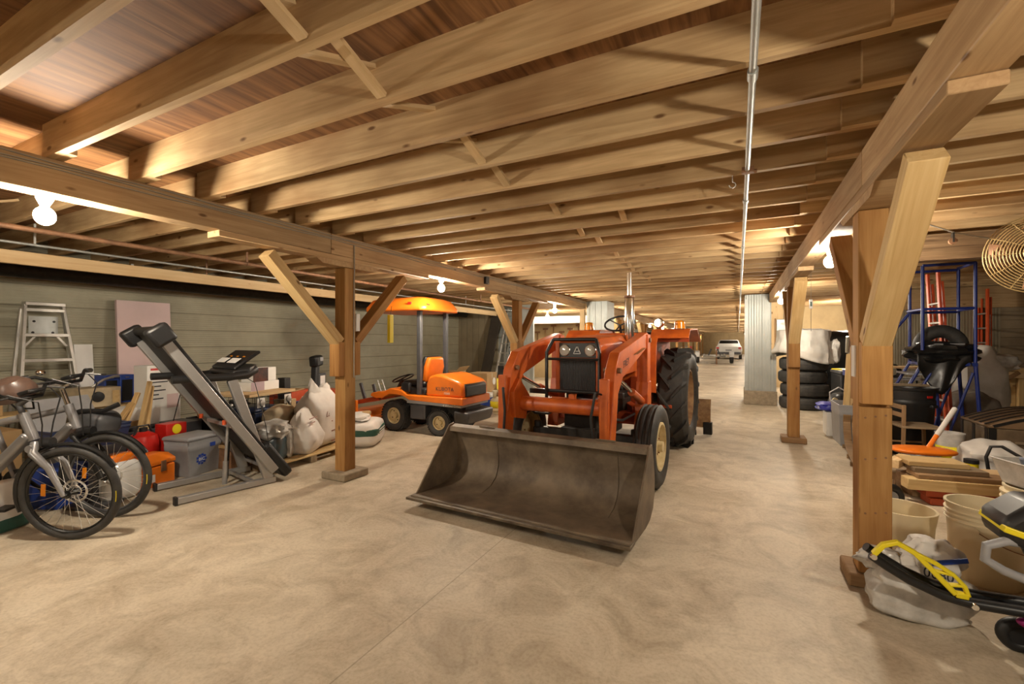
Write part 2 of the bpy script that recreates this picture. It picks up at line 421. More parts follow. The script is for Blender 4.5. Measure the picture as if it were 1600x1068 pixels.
def struct(name, mb, m, **k): return mb.build(name, m, kind='structure', **k)
struct('floor', MB().box(-7.6, 9.2, -5, 56, -.12, 0), M_FLOOR)
struct('wall_left', MB().box(-7.66, -7.5, -5, 56, 0, 2.66), M_LEFT)
struct('wall_front', MB().box(-7.5, 9.1, -5.15, -5, 0, 2.66), M_HPL)
struct('wall_back', MB().box(-7.5, 9.1, 56, 56.15, 0, 2.66), M_TANW)
struct('wall_right', MB().box(9.1, 9.25, -5, 56, 0, 2.66), M_HPL)
struct('wall_partition_left', MB().box(-7.5, -6.15, 11.3, 11.4, 0, 2.395), M_VERT)
struct('wall_partition_sheet', MB().box(-6.15, -5.05, 11.32, 11.4, 0, 2.395), M_METAL)
struct('wall_pegboard', MB().box(-7.5, -3.82, 15.9, 16, 0, 2.395), M_TANW)
struct('wall_partition_right', MB().box(2.1, 4.35, 11.5, 11.6, 0, 2.395), M_CORR)
struct('wall_partition_planks', MB().box(4.35, 9.1, 11.5, 11.6, 0, 2.395), M_HPL)
struct('wall_alcove', MB().box(.75, 6, 15.6, 15.7, 0, 2.395), M_TANW)
pl = struct('wall_pillar_left', MB().box(-3.48, -2.95, 11.17, 11.9, .0, 2.395), M_METAL)
pr_ = struct('wall_pillar_right', MB().box(.14, .73, 11.1, 12, .3, 2.395), M_METAL)
struct('baseboard_pillar', MB().box(.12, .75, 11.06, 12.02, 0, .3), M_CONC, bev=.01)
struct('trim_1', MB().box(-7.5, -7.36, -5, 11.2, 2.10, 2.32), W_DARK)
struct('trim_2', MB().box(2.1, 9.1, 11.42, 11.5, 2.0, 2.395), W_BEAM)
struct('trim_3', MB().box(.135, .185, 11.085, 11.1, .3, 2.3).box(.70, .735, 11.085, 11.1, .3, 2.3), M_GALV)

# ------------------------------------------------------------------ ceiling: plywood deck > joists, bridging
Z0, Z1 = 2.40, 2.59
ceil = struct('ceiling', MB().box(-7.6, 9.2, -5, 56, Z1, Z1+.03), W_PLY)
Y1, SP = 1.475, .4064
def jy(i): return Y1+SP*(i-1)
far = MB()
LASTR = 40
for i in range(-14, 130):
    y = jy(i)
    if y > 55.5: break
    near = -3 <= i
    for (x0, x1, yy, lo, hi) in ((-3.52, .9, y+.019, -3, 55), (-7.5, -3.30, y+.057, -2, 23), (.45, 9.1, y-.019, 0, 15)):
        if lo <= i <= hi:
            board('joist', (x0, yy, (Z0+Z1)/2), (x1, yy, (Z0+Z1)/2), .038, Z1-Z0, W_JOIST, ceil, bev=0)
        else:
            far.box(x0, x1, yy-.019, yy+.019, Z0, Z1)
far.build('joist', W_JOIST, ceil, kind='stuff')
random.seed(3)
for i in range(-2, 17):
    x = -1.42+random.uniform(-.04, .04); a = jy(i)+.04; b = jy(i+1)-.002
    if i in (6, 9): x += .5
    board('bridging', (x, a, Z0+.02), (x, b, Z1-.03), .05, .019, W_PALE, ceil, bev=0)
    if i not in (1, 4, 9): board('bridging', (x+.06, b, Z0+.02), (x+.06, a, Z1-.03), .05, .019, W_PALE, ceil, bev=0)
for i in range(0, 12, 2):
    board('bridging', (-5.45, jy(i)+.08, Z0+.02), (-5.45, jy(i+1)+.03, Z1-.03), .05, .019, W_PALE, ceil, bev=0)

# ------------------------------------------------------------------ beams
XL, XR = -3.55, .675     # beam centre lines
BW = .15
def beam(name, label, x, y0, y1):
    t = thing(name, label, 'beam', (x, (y0+y1)/2, 2.205))
    ym = (y0+y1)/2
    n = max(1, round((y1-y0)/3.66)); s_ = (y1-y0)/n
    for k in range(n):
        board('beam_timber', (0, y0+s_*k-ym+.002, .098), (0, y0+s_*(k+1)-ym-.002, .098), BW, .195, W_BEAM, t)
    return t
LP = [-.66, 3.29, 7.24]; RP = [-.75, 3.2, 7.2]
beam('timber_beam', 'long left timber beam carried by braced posts beside the treadmill and mower', XL, -5, 11.1)
FARP = [15.15+3.95*k for k in range(11)]
beam('timber_beam', 'far left timber beam running on from the metal clad pillar to the back of the barn', XL, 11.95, 55.9)
beam('timber_beam', 'right timber beam over the row of posts beside the tires', XR, -5, 11.05)
beam('timber_beam', 'far right timber beam running on from the right metal pillar', XR, 12.05, 55.9)
hb = thing('cross_beam', 'dark stained rough header beam crossing under the joists above the blue rolling stair', 'beam', (3.9, 5.75, 2.145))
board('beam_timber', (-2.6, 0, .127), (5.1, 0, .127), .16, .25, W_DARK, hb)

# ------------------------------------------------------------------ posts with knee braces
def post(label, x, y, group=None, pad=.16, block=True):
    t = thing('timber_post', label, 'post', (x, y, 0), 0, group)
    board('upright', (0, 0, .07), (0, 0, 2.10), .14, .14, W_POST, t, up=(0, 1, 0), bev=.006)
    MB().box(-pad, pad, -pad, pad, 0, .075).build('footing_pad', M_CONC if block else W_BROWN, t, .012)
    board('bolster', (0, -1.28, 2.179), (0, 1.28, 2.179), BW, .048, W_BEAM, t)
    MB().prism([(-.42, 2.154), (.42, 2.154), (.33, 2.103), (-.33, 2.103)], -BW/2+.002, BW/2-.002).build('corbel', W_BEAM, t)
    for s in (-1, 1):
        board('knee_brace', (0, s*.10, 1.36), (0, s*.85, 2.11), .13, .088, W_POST if s > 0 else W_YEL, t, up=(0, 0, 1))
        board('brace_block', (0, s*.105, 1.02), (0, s*.105, 1.36), .135, .07, W_POST, t, up=(0, 1, 0))
    return t
post('left braced timber post beside the treadmill with white sacks behind it', XL, LP[1])
post('left braced timber post between the orange mower and the big tractor', XL, LP[2])
p_ = post('near right braced timber post with the plastic bag of feed at its foot', XR, RP[1], pad=.125, block=False)
board('face_plank', (0, -.086, .08), (0, -.086, 1.0), .146, .032, W_POST, p_, up=(0, 1, 0), bev=.003)
MB().box(-.078, -.0705, -.02, .06, 1.16, 1.34).build('paper_note', M_PAPER, p_)
for z in (.13, .42, .72, .95):
    for dx in (-.045, 0, .045): MB().cyl((dx, -.1035, z+dx*.2), (dx, -.1015, z+dx*.2), .006, n=8).build('nail_head', M_RUST, p_)
p2 = post('right braced timber post standing in front of the tire stack', XR, RP[2], pad=.145, block=False)
wp = post('wooden post in the far row receding down the left of the aisle', XL, FARP[0], 'posts of the far row')
for y in FARP[1:]:
    copy_tree(wp, (XL, y, 0))
sl = board('slim_post', (XL+.0, 11.05, 0), (XL+.0, 11.05, 2.19), .12, .1, W_PALE, None, up=(0, 1, 0))
tag(sl, 'pale slim post standing against the left metal clad pillar', 'post')

# ------------------------------------------------------------------ bulbs
def bulb(label, x, y, z, zt, group=None):
    t = thing('light_bulb', label, 'light bulb', (x, y, z), 0, group)
    r = .048
    MB().ball((0, 0, 0), r, 18, 12, (1, 1, 1.1)).build('bulb', M_BULB, t)
    MB().lathe([(.0, zt-z), (.04, zt-z), (.04, zt-z-.015), (.02, .06), (.02, .03), (0, .025)], n=18).build('socket', M_WHITE, t)
    return t
bulb('lit bulb at the far left under the left beam, above the bicycles', -3.59, 1.1, 2.09, 2.205)
bulb('lit bulb under the left beam just above the orange mower canopy', -3.59, 4.99, 2.09, 2.205)
bulb('lit bulb under the left beam seen between braces, right of the aluminium ladder', -3.59, 9.2, 2.05, 2.205)
bulb('lit bulb under the right beam behind the near right post', .72, 4.75, 2.06, 2.205)
bulb('lit bulb under the right beam near the grey metal pillar', .68, 9.2, 2.08, 2.205)
g = 'bulbs outside the camera view'
for (x, y) in ((-3.59, -2.8),):
    bulb('lit bulb under a beam behind or above the camera', x, y, 2.10, 2.205, g)
for y in (14.0, 18.5, 23.0, 27.5, 33.0, 39.0, 46.0, 53.0):  # extra row of bulbs, added to brighten the far end of the aisle
    bulb('added bulb brightening the far aisle beyond the right metal pillar', .70, y, 2.08, 2.205, 'added bulbs of the far right row')
for y in (13.2, 17.1, 21.1, 25.0, 29.0, 36.9, 44.8, 51.0):
    bulb('lit bulb in the far row under the far left beam', -3.59, y, 2.08, 2.205, 'bulbs of the far row')
bulb('lit bulb hung low in the right bay beside the camera', 1.30, .50, 1.86, 2.40)
bulb('lit bulb in the alcove beyond the tire stack', 2.4, 13.6, 2.2, 2.40)
bulb('lit bulb in the tool room behind the aluminium ladder', -5.6, 13.7, 2.2, 2.40)
# ================================================================== big orange loader tractor
T = thing('loader_tractor', 'large orange tractor with front loader arms, tall chrome exhaust and lugged rear tires', 'tractor', (-1.40, 4.40, 0), -.055)
def wheel_tyre(r, w, ri, grooves=0):
    """cross-section (radius, x) for a lathe about X"""
    h = w/2
    p = [(ri, -h*.72), (ri+.02, -h*.86), (ri+(r-ri)*.45, -h*1.0), (r-.035*r/.4, -h*.94), (r-.008, -h*.72)]
    if grooves:
        for k in range(grooves):
            x = -h*.5+h*1.0*k/(grooves-1)
            p += [(r, x-h*.16), (r-.018, x-h*.10), (r-.018, x+h*.10), (r, x+h*.16)]
    else: p += [(r, -h*.4), (r+.002, 0), (r, h*.4)]
    p += [(r-.008, h*.72), (r-.035*r/.4, h*.94), (ri+(r-ri)*.45, h*1.0), (ri+.02, h*.86), (ri, h*.72)]
    return p
def front_wheel(x, s):
    mb = MB().lathe(wheel_tyre(.385, .20, .225, 3), (x, 0, .385), 'X', 48)
    w = mb.build('front_tyre', M_TYRE, T)
    MB().lathe([(.228, -.09*s), (.226, .085*s), (.205, .088*s), (.195, .03*s), (.13, .01*s), (.09, .045*s), (.05, .05*s), (.048, .10*s), (0, .105*s)], (x, 0, .385), 'X', 40).build('front_rim', M_CREAM, w)
    for k in range(6):
        a = 2*PI*k/6
        MB().cyl((x+.035*s, .075*math.cos(a), .385+.075*math.sin(a)), (x+.06*s, .075*math.cos(a), .385+.075*math.sin(a)), .009, n=6).build('wheel_nut', M_RUST, w)
front_wheel(.68, 1); front_wheel(-.68, -1)
RR, RW, RX, RY = .635, .36, .60, 1.92
def rear_wheel(s):
    x = RX*s; R = RR-.03
    w = MB().lathe(wheel_tyre(R, RW, .37), (x, RY, RR), 'X', 56).build('rear_tyre', M_TYRE, T)
    n = 15
    lug = MB()
    for k in range(n):
        for sd in (-1, 1):
            pts = []
            for u in (0, .25, .5, .75, 1.0):
                a = 2*PI*(k+(.5 if sd > 0 else 0))/n + .34*(1-u)
                xx = sd*(.005+.17*u)
                rad = R+.004-(.035 if u == 1.0 else 0)
                pts.append((xx, a, rad))
            vs = []
            for (xx, a, rad) in pts:
                for da, dr in ((-.042, -.02), (-.028, .040), (.028, .040), (.042, -.02)):
                    rr = rad+dr
                    vs.append((x+xx, RY+rr*math.cos(a+da), RR+rr*math.sin(a+da)))
            lug.rings([vs[i*4:i*4+4] for i in range(5)])
    lug.build('tread_lugs', M_TYRE, w, kind='stuff')
    MB().lathe([(.375, -.12*s), (.372, .13*s), (.345, .135*s), (.335, .06*s), (.26, .03*s), (.19, .02*s), (.17, .06*s), (.10, .065*s), (.09, .10*s), (0, .10*s)], (x, RY, RR), 'X', 44).build('rear_rim', M_RUSTRIM, w)
rear_wheel(1); rear_wheel(-1)
# chassis, engine
MB().box(-.17, .17, -.12, 2.1, .48, .78).box(-.14, .14, .2, .9, .34, .5).box(-.22, .22, 1.1, 2.2, .42, .9).build('engine_block', M_ENGINE, T, .02)
e = MB()
for k in range(5): e.cyl((.17, .1+.16*k, .86), (.23, .1+.16*k, .86), .035)
e.box(.16, .25, .1, .85, .60, .74).cyl((.2, -.02, .7), (.2, .08, .7), .08).box(-.26, -.16, .15, .8, .6, .9)
e.build('engine_fittings', M_ENGINE, T, .008)
MB().box(-.56, .56, -.045, .045, .36, .46).box(-.16, .16, -.22, .3, .36, .52).cyl((.52, 0, .3), (.52, 0, .52), .04).cyl((-.52, 0, .3), (-.52, 0, .52), .04).build('front_axle', M_ENGINE, T, .01)
MB().cyl((-.62, RY, RR), (.62, RY, RR), .09).build('rear_axle', M_ENGINE, T)
# hood with chamfered nose
def hood_ring(y, w, z0, z1, c):
    return [(-w, y, z0), (-w, y, z1-c), (-w+c*.9, y, z1), (w-c*.9, y, z1), (w, y, z1-c), (w, y, z0)]
h_ = MB().rings([hood_ring(-.17, .235, .88, 1.37, .05), hood_ring(-.10, .25, .86, 1.395, .06), hood_ring(.6, .27, 1.0, 1.435, .07), hood_ring(1.08, .285, 1.02, 1.45, .08)])
h_.build('hood', M_ORANGE, T, .012)
MB().box(-.20, .20, -.176, -.168, 1.205, 1.35).build('headlight_panel', M_BLKPAINT, T, .004)
gr = MB().box(-.185, .185, -.176, -.160, .885, 1.195)
gr.build('grille_recess', M_BLKPAINT, T)
gs = MB()
for k in range(24): gs.box(-.178+.0155*k-.002, -.178+.0155*k+.002, -.184, -.174, .89, 1.19)
gs.build('grille_slats', M_DGREY, T, kind='stuff')
MB().box(-.232, -.192, -.180, -.165, .88, 1.36).build('nose_strip', M_ORANGE, T, .003)
MB().box(.192, .232, -.180, -.165, .88, 1.36).build('nose_strip', M_ORANGE, T, .003)
for s in (-1, 1):
    hl = MB().lathe([(0, -.022), (.035, -.020), (.052, -.012), (.052, .0)], (s*.135, -.176, 1.278), 'Y', 24).build('headlight', M_GLASS, T)
    MB().torus((s*.135, -.178, 1.278), .054, .006, 'Y', 26, 6).build('headlight_ring', M_CHROME, hl)
# triangular A emblem
MB().bar((-.036, -.182, 1.245), (-.004, -.182, 1.312), .006, .013, (0, 1, 0)).bar((.036, -.182, 1.245), (.004, -.182, 1.312), .006, .013, (0, 1, 0)).bar((-.036, -.182, 1.245), (.036, -.182, 1.245), .006, .012, (0, 1, 0)).bar((-.018, -.182, 1.27), (.022, -.182, 1.27), .006, .012, (0, 1, 0)).build('emblem', M_INKW, T)
# brush guard
gd = MB()
for s in (-1, 1): gd.tube([(s*.27, -.18, .70), (s*.27, -.31, .74), (s*.27, -.31, 1.26), (s*.22, -.26, 1.385)], .017, 10)
gd.tube([(-.22, -.26, 1.385), (.22, -.26, 1.385)], .017, 10).tube([(-.27, -.315, 1.195), (.27, -.315, 1.195)], .013, 8).tube([(-.27, -.315, .885), (.27, -.315, .885)], .017, 8)
gd.build('brush_guard', M_BLKPAINT, T)
MB().box(-.03, .03, -.33, -.27, .70, .86).box(-.3, .3, -.2, -.1, .74, .80).build('guard_bracket', M_ORANGE, T, .004)
for a_, b_ in ((-.45, -.27), (.27, .5)): MB().box(a_, b_, -.335, -.295, .85, .90).build('guard_bumper', M_BLKPAINT, T, .006)
# hood badge plate with lettering
for s in (1,):
    bp = MB().box(.279, .283, .28, .82, 1.215, 1.295).build('badge_plate', M_BLKPAINT, T)
    txt('ALLIS', .065, M_INKW, bp, (.2845, .5, 1.255), (PI/2, 0, PI/2))
MB().box(-.27, .27, 1.08, 1.32, .78, 1.47).build('dashboard', M_ORANGE, T, .03)
sw = MB().torus((0, 0, 0), .19, .013, 'Z', 32, 8)
for k in range(3): sw.tube([(0, 0, -.03), (.185*math.cos(2*PI*k/3+.5), .185*math.sin(2*PI*k/3+.5), 0)], .009, 6)
sw.tube([(0, 0, -.03), (0, -.03, -.25)], .016, 8)
o = sw.build('steering_wheel', M_BLACK, T); o.location = (-.03, 1.36, 1.60); o.rotation_euler = (.55, 0, 0)
MB().box(-.22, .22, 1.72, 2.1, 1.02, 1.14).box(-.22, .22, 2.06, 2.16, 1.08, 1.50).build('seat', M_BLACK, T, .04)
# fenders
for s in (-1, 1):
    prof = [(1.40, 1.40), (1.52, 1.50), (2.12, 1.52), (2.45, 1.36)]
    MB().strip(prof, .02, *sorted((s*.34, s*.80))).build('fender', M_ORANGE, T, .006)
    MB().strip([(1.30, .74), (1.30, 1.15), (1.34, 1.34), (1.41, 1.42)], .018, *sorted((s*.32, s*.44))).build('fender_front', M_ORANGE, T, .004)
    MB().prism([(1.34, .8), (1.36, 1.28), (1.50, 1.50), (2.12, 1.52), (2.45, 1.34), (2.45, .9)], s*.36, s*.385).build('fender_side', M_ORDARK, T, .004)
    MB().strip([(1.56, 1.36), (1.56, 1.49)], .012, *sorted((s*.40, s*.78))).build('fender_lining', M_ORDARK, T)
    bc = MB().lathe([(0, .115), (.04, .11), (.062, .09), (.07, .0)], (s*.62, 1.85, 1.53), 'Z', 20).build('beacon', M_AMBER, T)
    MB().lathe([(.073, 0), (.073, .02), (0, .02)], (s*.62, 1.85, 1.515), 'Z', 20).build('beacon_base', M_BLACK, bc)
MB().lathe([(0, -.05), (.05, -.05), (.065, 0), (.06, .02), (0, .022)], (.42, 1.55, 1.60), 'Y', 20).build('work_lamp', M_CHROME, T)
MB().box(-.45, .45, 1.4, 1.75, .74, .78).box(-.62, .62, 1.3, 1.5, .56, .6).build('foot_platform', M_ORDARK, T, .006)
# exhaust
ex = MB().lathe([(.0, 1.36), (.045, 1.36), (.052, 1.40), (.052, 1.84), (.04, 1.87), (.027, 1.88), (.027, 2.13), (.022, 2.13), (.022, 1.9)], (.285, .66, 0), 'Z', 24).build('exhaust_stack', M_CHROME, T)
MB().lathe([(.054, 1.85), (.058, 1.855), (.058, 1.875), (.03, 1.88)], (.285, .66, 0), 'Z', 20).build('muffler_clamp', M_RUST, ex)
# loader
AX = .49
for s in (-1, 1):
    x0, x1 = sorted((s*AX-s*.045, s*AX+s*.045))
    MB().box(x0-.012, x1+.012, .40, .52, .42, 1.44).prism([(.30, .42), (.52, .42), (.52, .95), (.40, .95)], x0-.02, x1+.02).build('loader_mast', M_ORANGE, T, .006)
    arm = [(.50, 1.44), (.42, 1.46), (-.56, 1.27), (-.70, 1.10), (-.86, .30), (-.80, .26), (-.72, .30), (-.60, .92), (-.46, 1.05), (.48, 1.32)]
    a = MB().prism(arm, x0, x1).build('loader_arm', M_ORANGE, T, .006)
    if s > 0:
        dec = txt('FREY', .085, M_INK, a, (x1+.0012, -.36, 1.175), (PI/2+.0, 0, PI/2), space=1.1)
        dec.rotation_euler = (PI/2, -.19, PI/2)
        MB().bar((x1+.001, -.10, 1.245), (x1+.001, .22, 1.30), .002, .07, (1, 0, 0)).build('arm_decal', M_RUSTRIM, a)
    for k in range(3): MB().cyl((x0-.03, (.46, -.62, -.80)[k], (1.38, 1.12, .34)[k]), (x1+.03, (.46, -.62, -.80)[k], (1.38, 1.12, .34)[k]), .024).build('pivot_pin', M_RUST, a)
    lc = MB().cyl((s*AX, .40, .74), (s*AX, -.02, .88), .038).build('lift_cylinder', M_ORANGE, T)
    MB().cyl((s*AX, -.02, .88), (s*AX, -.42, 1.02), .02).build('cylinder_rod', M_CHROME, lc)
    bcl = MB().bar((s*(AX-.01), -.80, .50), (s*(AX-.01), -.80, 1.06), .075, .05, (0, 1, 0)).build('bucket_cylinder', M_ORANGE, T, .008)
    MB().cyl((s*(AX-.01), -.83, .30), (s*(AX-.01), -.82, .50), .02).build('cylinder_rod', M_CHROME, bcl)
    MB().tube([(s*AX, -.76, .92), (s*(AX-.06), -.88, .95), (s*(AX-.09), -.90, .75), (s*(AX-.06), -.88, .45)], .012, 8).build('hydraulic_hose', M_RUBBER, T)
    MB().tube([(s*AX-s*.06, .40, .62), (s*.40, .0, .60), (s*.38, -.35, .66), (s*.42, -.55, .80)], .012, 8).build('hydraulic_hose', M_RUBBER, T)
MB().cyl((-AX+.04, -.56, .78), (AX-.04, -.56, .78), .068, n=24).build('torque_tube', M_ORANGE, T)
for s in (-1, 1):
    MB().prism([(-.70, .66), (-.50, .62), (-.42, .84), (-.62, 1.02), (-.74, .9)], s*.40, s*.45).build('tube_gusset', M_ORANGE, T, .004)
# bucket
BX0, BX1 = -.925, .885
prof = [(-1.53, .085), (-1.47, .078), (-1.15, .072), (-1.02, .095), (-.93, .15), (-.885, .24), (-.88, .34), (-.905, .47), (-.95, .60)]
bk = MB().strip(prof, .014, BX0, BX1).build('bucket_shell', M_STEEL, T)
MB().strip([(-.95, .60), (-1.015, .585), (-1.03, .545)], .012, BX0, BX1).build('top_flange', M_STEEL, bk)
MB().box(BX0-.03, BX1+.01, -1.56, -1.44, .066, .088).build('cutting_edge', M_STEELB, bk, .004)
side = [(-1.46, .10), (-1.02, .60), (-.95, .61), (-.895, .47), (-.865, .34), (-.87, .23), (-.92, .13), (-1.02, .075), (-1.15, .06), (-1.5, .07)]
for s in (0, 1):
    x = (BX0, BX1)[s]
    MB().prism(side, x-.007, x+.007).build('bucket_side', M_STEEL, bk, .003)
    sx = (BX0+.30, BX1-.42)[s]
    pr2 = [(p[0]-.003, p[1]+.003) for p in prof[2:]]
    MB().strip([(y-.012, z+.006) for y, z in pr2], .006, sx, sx+.16).build('wear_strap', M_STEEL, bk)
# rear blade
rb = MB().strip([(2.75, .12), (2.72, .25), (2.73, .40), (2.78, .52)], .02, -.98, .90).build('rear_blade', M_RUSTRIM, T)
MB().box(.80, .92, 2.70, 2.80, .02, .20).build('blade_shoe', M_BLKPAINT, rb, .01)
MB().bar((.35, 1.95, .55), (.35, 2.75, .35), .06, .06).bar((-.35, 1.95, .55), (-.35, 2.75, .35), .06, .06).build('hitch_arm', M_ENGINE, T)
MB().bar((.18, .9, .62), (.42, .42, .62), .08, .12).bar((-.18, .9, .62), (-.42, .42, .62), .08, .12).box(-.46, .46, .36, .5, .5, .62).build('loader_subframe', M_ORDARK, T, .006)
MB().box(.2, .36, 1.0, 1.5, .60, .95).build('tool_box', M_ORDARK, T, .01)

# ================================================================== orange front-deck mower
MW = thing('ride_on_mower', 'bright orange ride-on mower with roof canopy parked by the left wall', 'mower', (-4.25, 5.65, 0), 0)
def L(x, y, z=0): return (x+4.25, y-5.65, z)
def small_wheel(x, y, r, w, s, turn=0):
    t = MB().lathe(wheel_tyre(r, w, r*.52), (0, 0, 0), 'X', 40)
    o = t.build('mower_tyre', M_TYRE, MW); o.location = L(x, y, r); o.rotation_euler = (0, 0, PI/2*-s+turn)
    k = MB()
    for i in range(34):
        for j in (-.36, -.12, .12, .36):
            a = 2*PI*(i+(.5 if j in (-.36, .12) else 0))/34
            k.at((w*j, r*math.cos(a)*1.0, r*math.sin(a)*1.0), rx=a).box(-w*.09, w*.09, -.006, .006, -.014, .014)
    k.build('tread_blocks', M_TYRE, o, kind='stuff')
    MB().lathe([(r*.54, -w*.35), (r*.53, w*.40), (r*.47, w*.42), (r*.44, w*.15), (r*.2, w*.12), (r*.17, w*.3), (0, w*.3)], ax='X', n=32).build('mower_rim', M_CREAM, o)
    for q in range(4):
        a = 2*PI*q/4+.5
        MB().cyl((w*.1, r*.32*math.cos(a), r*.32*math.sin(a)), (w*.16, r*.32*math.cos(a), r*.32*math.sin(a)), r*.04, n=8).build('wheel_bolt', M_ENGINE, o)
small_wheel(-4.70, 5.38, .235, .20, 1); small_wheel(-4.70, 6.02, .235, .20, -1)
small_wheel(-3.86, 5.36, .19, .165, 1, .10); small_wheel(-3.86, 5.95, .19, .165, -1, .10)
def P(pts, a, b, name, m, bev=.01, par=None):
    return MB().prism([(x+4.25, z) for x, z in pts], a-5.65, b-5.65, 'Y').build(name, m, par or MW, bev)
hd = P([(-4.08, .57), (-4.07, .76), (-4.02, .86), (-3.90, .895), (-3.78, .885), (-3.50, .80), (-3.44, .75), (-3.43, .57)], 5.28, 5.98, 'hood', M_ORANGE2, .035)
P([(-3.47, .58), (-3.47, .77), (-3.42, .74), (-3.415, .58)], 5.34, 5.92, 'rear_grille', M_BLACK, .02)
P([(-5.12, .52), (-5.10, .57), (-4.95, .60), (-4.85, .60), (-4.72, .66), (-4.50, .64), (-4.40, .575), (-3.42, .575), (-3.41, .47), (-4.36, .50), (-4.46, .55), (-4.6, .57), (-4.74, .57), (-4.88, .50), (-5.0, .49)], 5.24, 6.02, 'fender_body', M_ORANGE2, .012)
P([(-4.40, .505), (-3.44, .475), (-3.44, .435), (-4.40, .455)], 5.25, 6.0, 'trim_band', M_GREY, .004)
P([(-4.45, .22), (-4.45, .46), (-3.48, .44), (-3.48, .26), (-3.9, .24)], 5.42, 5.85, 'chassis', M_ENGINE, .01)
P([(-4.36, .22), (-4.36, .44), (-4.08, .44), (-4.08, .22)], 5.27, 5.45, 'side_tank', M_DGREY, .02)
MB().at(L(-3.40, 5.62, .30)).rings([[(-.16, -.36, -.11), (.03, -.33, -.10), (.03, .33, -.10), (-.16, .36, -.11)], [(-.16, -.38, .0), (.07, -.35, .0), (.07, .35, .0), (-.16, .38, .0)], [(-.16, -.38, .09), (.07, -.35, .07), (.07, .35, .07), (-.16, .38, .09)]]).build('rear_bumper', M_DGREY, MW, .02)
# seat
sb = MB().at(L(-4.20, 5.64, .93), ry=.18).rings([[(-.05, -.20, -.18), (.04, -.20, -.18), (.04, .20, -.18), (-.05, .20, -.18)], [(-.05, -.22, .05), (.045, -.22, .05), (.045, .22, .05), (-.05, .22, .05)], [(-.05, -.17, .20), (.035, -.17, .20), (.035, .17, .20), (-.05, .17, .20)]]).build('seat_back', M_ORANGE2, MW, .03)
MB().at(L(-4.25, 5.64, .93), ry=.18).rings([[(-.05, -.215, -.19), (.02, -.215, -.19), (.02, .215, -.19), (-.05, .215, -.19)], [(-.05, -.235, .05), (.02, -.235, .05), (.02, .235, .05), (-.05, .235, .05)], [(-.05, -.18, .215), (.02, -.18, .215), (.02, .18, .215), (-.05, .18, .215)]]).build('seat_pad', M_BLACK, sb, .03)
MB().at(L(-4.42, 5.64, .72)).cb((0, 0, 0), (.44, .44, .1)).build('seat_cushion', M_BLACK, MW, .04)
MB().at(L(-4.36, 5.64, .62)).cb((0, 0, 0), (.5, .62, .12)).build('seat_deck', M_BLACK, MW, .03)
MB().at(L(-4.45, 5.30, .68)).cb((0, 0, 0), (.16, .06, .14)).build('control_box', M_BLACK, MW, .02)
for k in range(2): MB().tube([L(-4.98, 5.34+.1*k, .58), L(-5.06, 5.34+.1*k, .76)], .008, 6).build('control_lever', M_SILVER, MW)
MB().tube([L(-4.98, 5.64, .5), L(-4.81, 5.64, .76)], .03, 10).build('steering_column', M_BLACK, MW)
o = MB().torus((0, 0, 0), .17, .012, 'Z', 28, 8).tube([(-.17, 0, 0), (.17, 0, 0)], .01, 6).build('steering_wheel', M_BLACK, MW); o.location = L(-4.80, 5.64, .78); o.rotation_euler = (0, -.4, 0)
# roll bar and canopy
rp = MB()
for y in (5.32, 5.98): rp.at().box(*(L(-4.25, 0)[0], L(-4.185, 0)[0]), y-5.65-.03, y-5.65+.03, .58, 1.84)
rp.build('roll_bar', M_DGREY, MW, .006)
def can(x0, x1, y0, y1, z): 
    a = .07
    return [L(x0+a, y0, z), L(x1-a, y0, z), L(x1, y0+a, z), L(x1, y1-a, z), L(x1-a, y1, z), L(x0+a, y1, z), L(x0, y1-a, z), L(x0, y0+a, z)]
cn = MB().rings([can(-5.20, -4.03, 5.17, 6.12, 1.82), can(-5.20, -4.03, 5.17, 6.12, 1.88), can(-5.14, -4.11, 5.25, 6.04, 2.0), can(-5.05, -4.20, 5.34, 5.95, 2.035)]).build('canopy', M_ORANGE2, MW, .02)
MB().at(L(-4.30, 5.19, 1.93)).cb((0, 0, 0), (.06, .02, .035)).build('canopy_badge', M_RED, cn)
MB().at(L(-4.05, 5.30, 1.90)).cb((0, 0, 0), (.02, .06, .035)).build('canopy_badge', M_RED, cn)
# mowing deck
dk = MB().at(L(-5.42, 5.70, 0)).prism([(-.32, .09), (-.34, .20), (-.20, .27), (.18, .27), (.32, .20), (.32, .09)], -.55, .5, 'Y').build('mower_deck', M_ORANGE2, MW, .015)
MB().at(L(-5.36, 5.16, .20)).cb((0, 0, .08), (.10, .04, .34)).build('deck_bracket', M_ORANGE2, dk, .006)
MB().at(L(-5.22, 5.16, .12)).lathe([(0, -.05), (.09, -.05), (.10, 0), (.09, .05), (0, .05)], ax='Y', n=20).build('gauge_wheel', M_DGREY, dk)
MB().at(L(-5.62, 5.2, .12)).cb((0, 0, .25), (.07, .05, .52)).build('deck_upright', M_ORDARK, dk, .008)
MB().at(L(-5.3, 5.35, .45)).bar((-.3, 0, -.08), (.28, 0, .04), .05, .06).bar((-.3, .6, -.08), (.28, .6, .04), .05, .06).bar((-.3, 0, -.08), (-.3, .6, -.08), .06, .06).build('lift_frame', M_ORDARK, MW, .006)
MB().at(L(-5.30, 5.42, .47)).bar((-.10, 0, -.05), (-.2, 0, .22), .03, .05).bar((.04, .1, 0), (-.02, .1, .2), .03, .05).build('pedals', M_DGREY, MW)
l1 = txt('KUBOTA', .075, M_DGREY, hd, L(-3.74, 5.2782, .685), (PI/2, 0, 0), space=1.05)
txt('F2560', .04, M_INKW, hd, L(-3.70, 5.2782, .625), (PI/2, 0, 0))
txt('4 Wheel Drive', .05, M_INKW, MW, L(-3.60, 5.2475, .455), (PI/2, 0, 0))
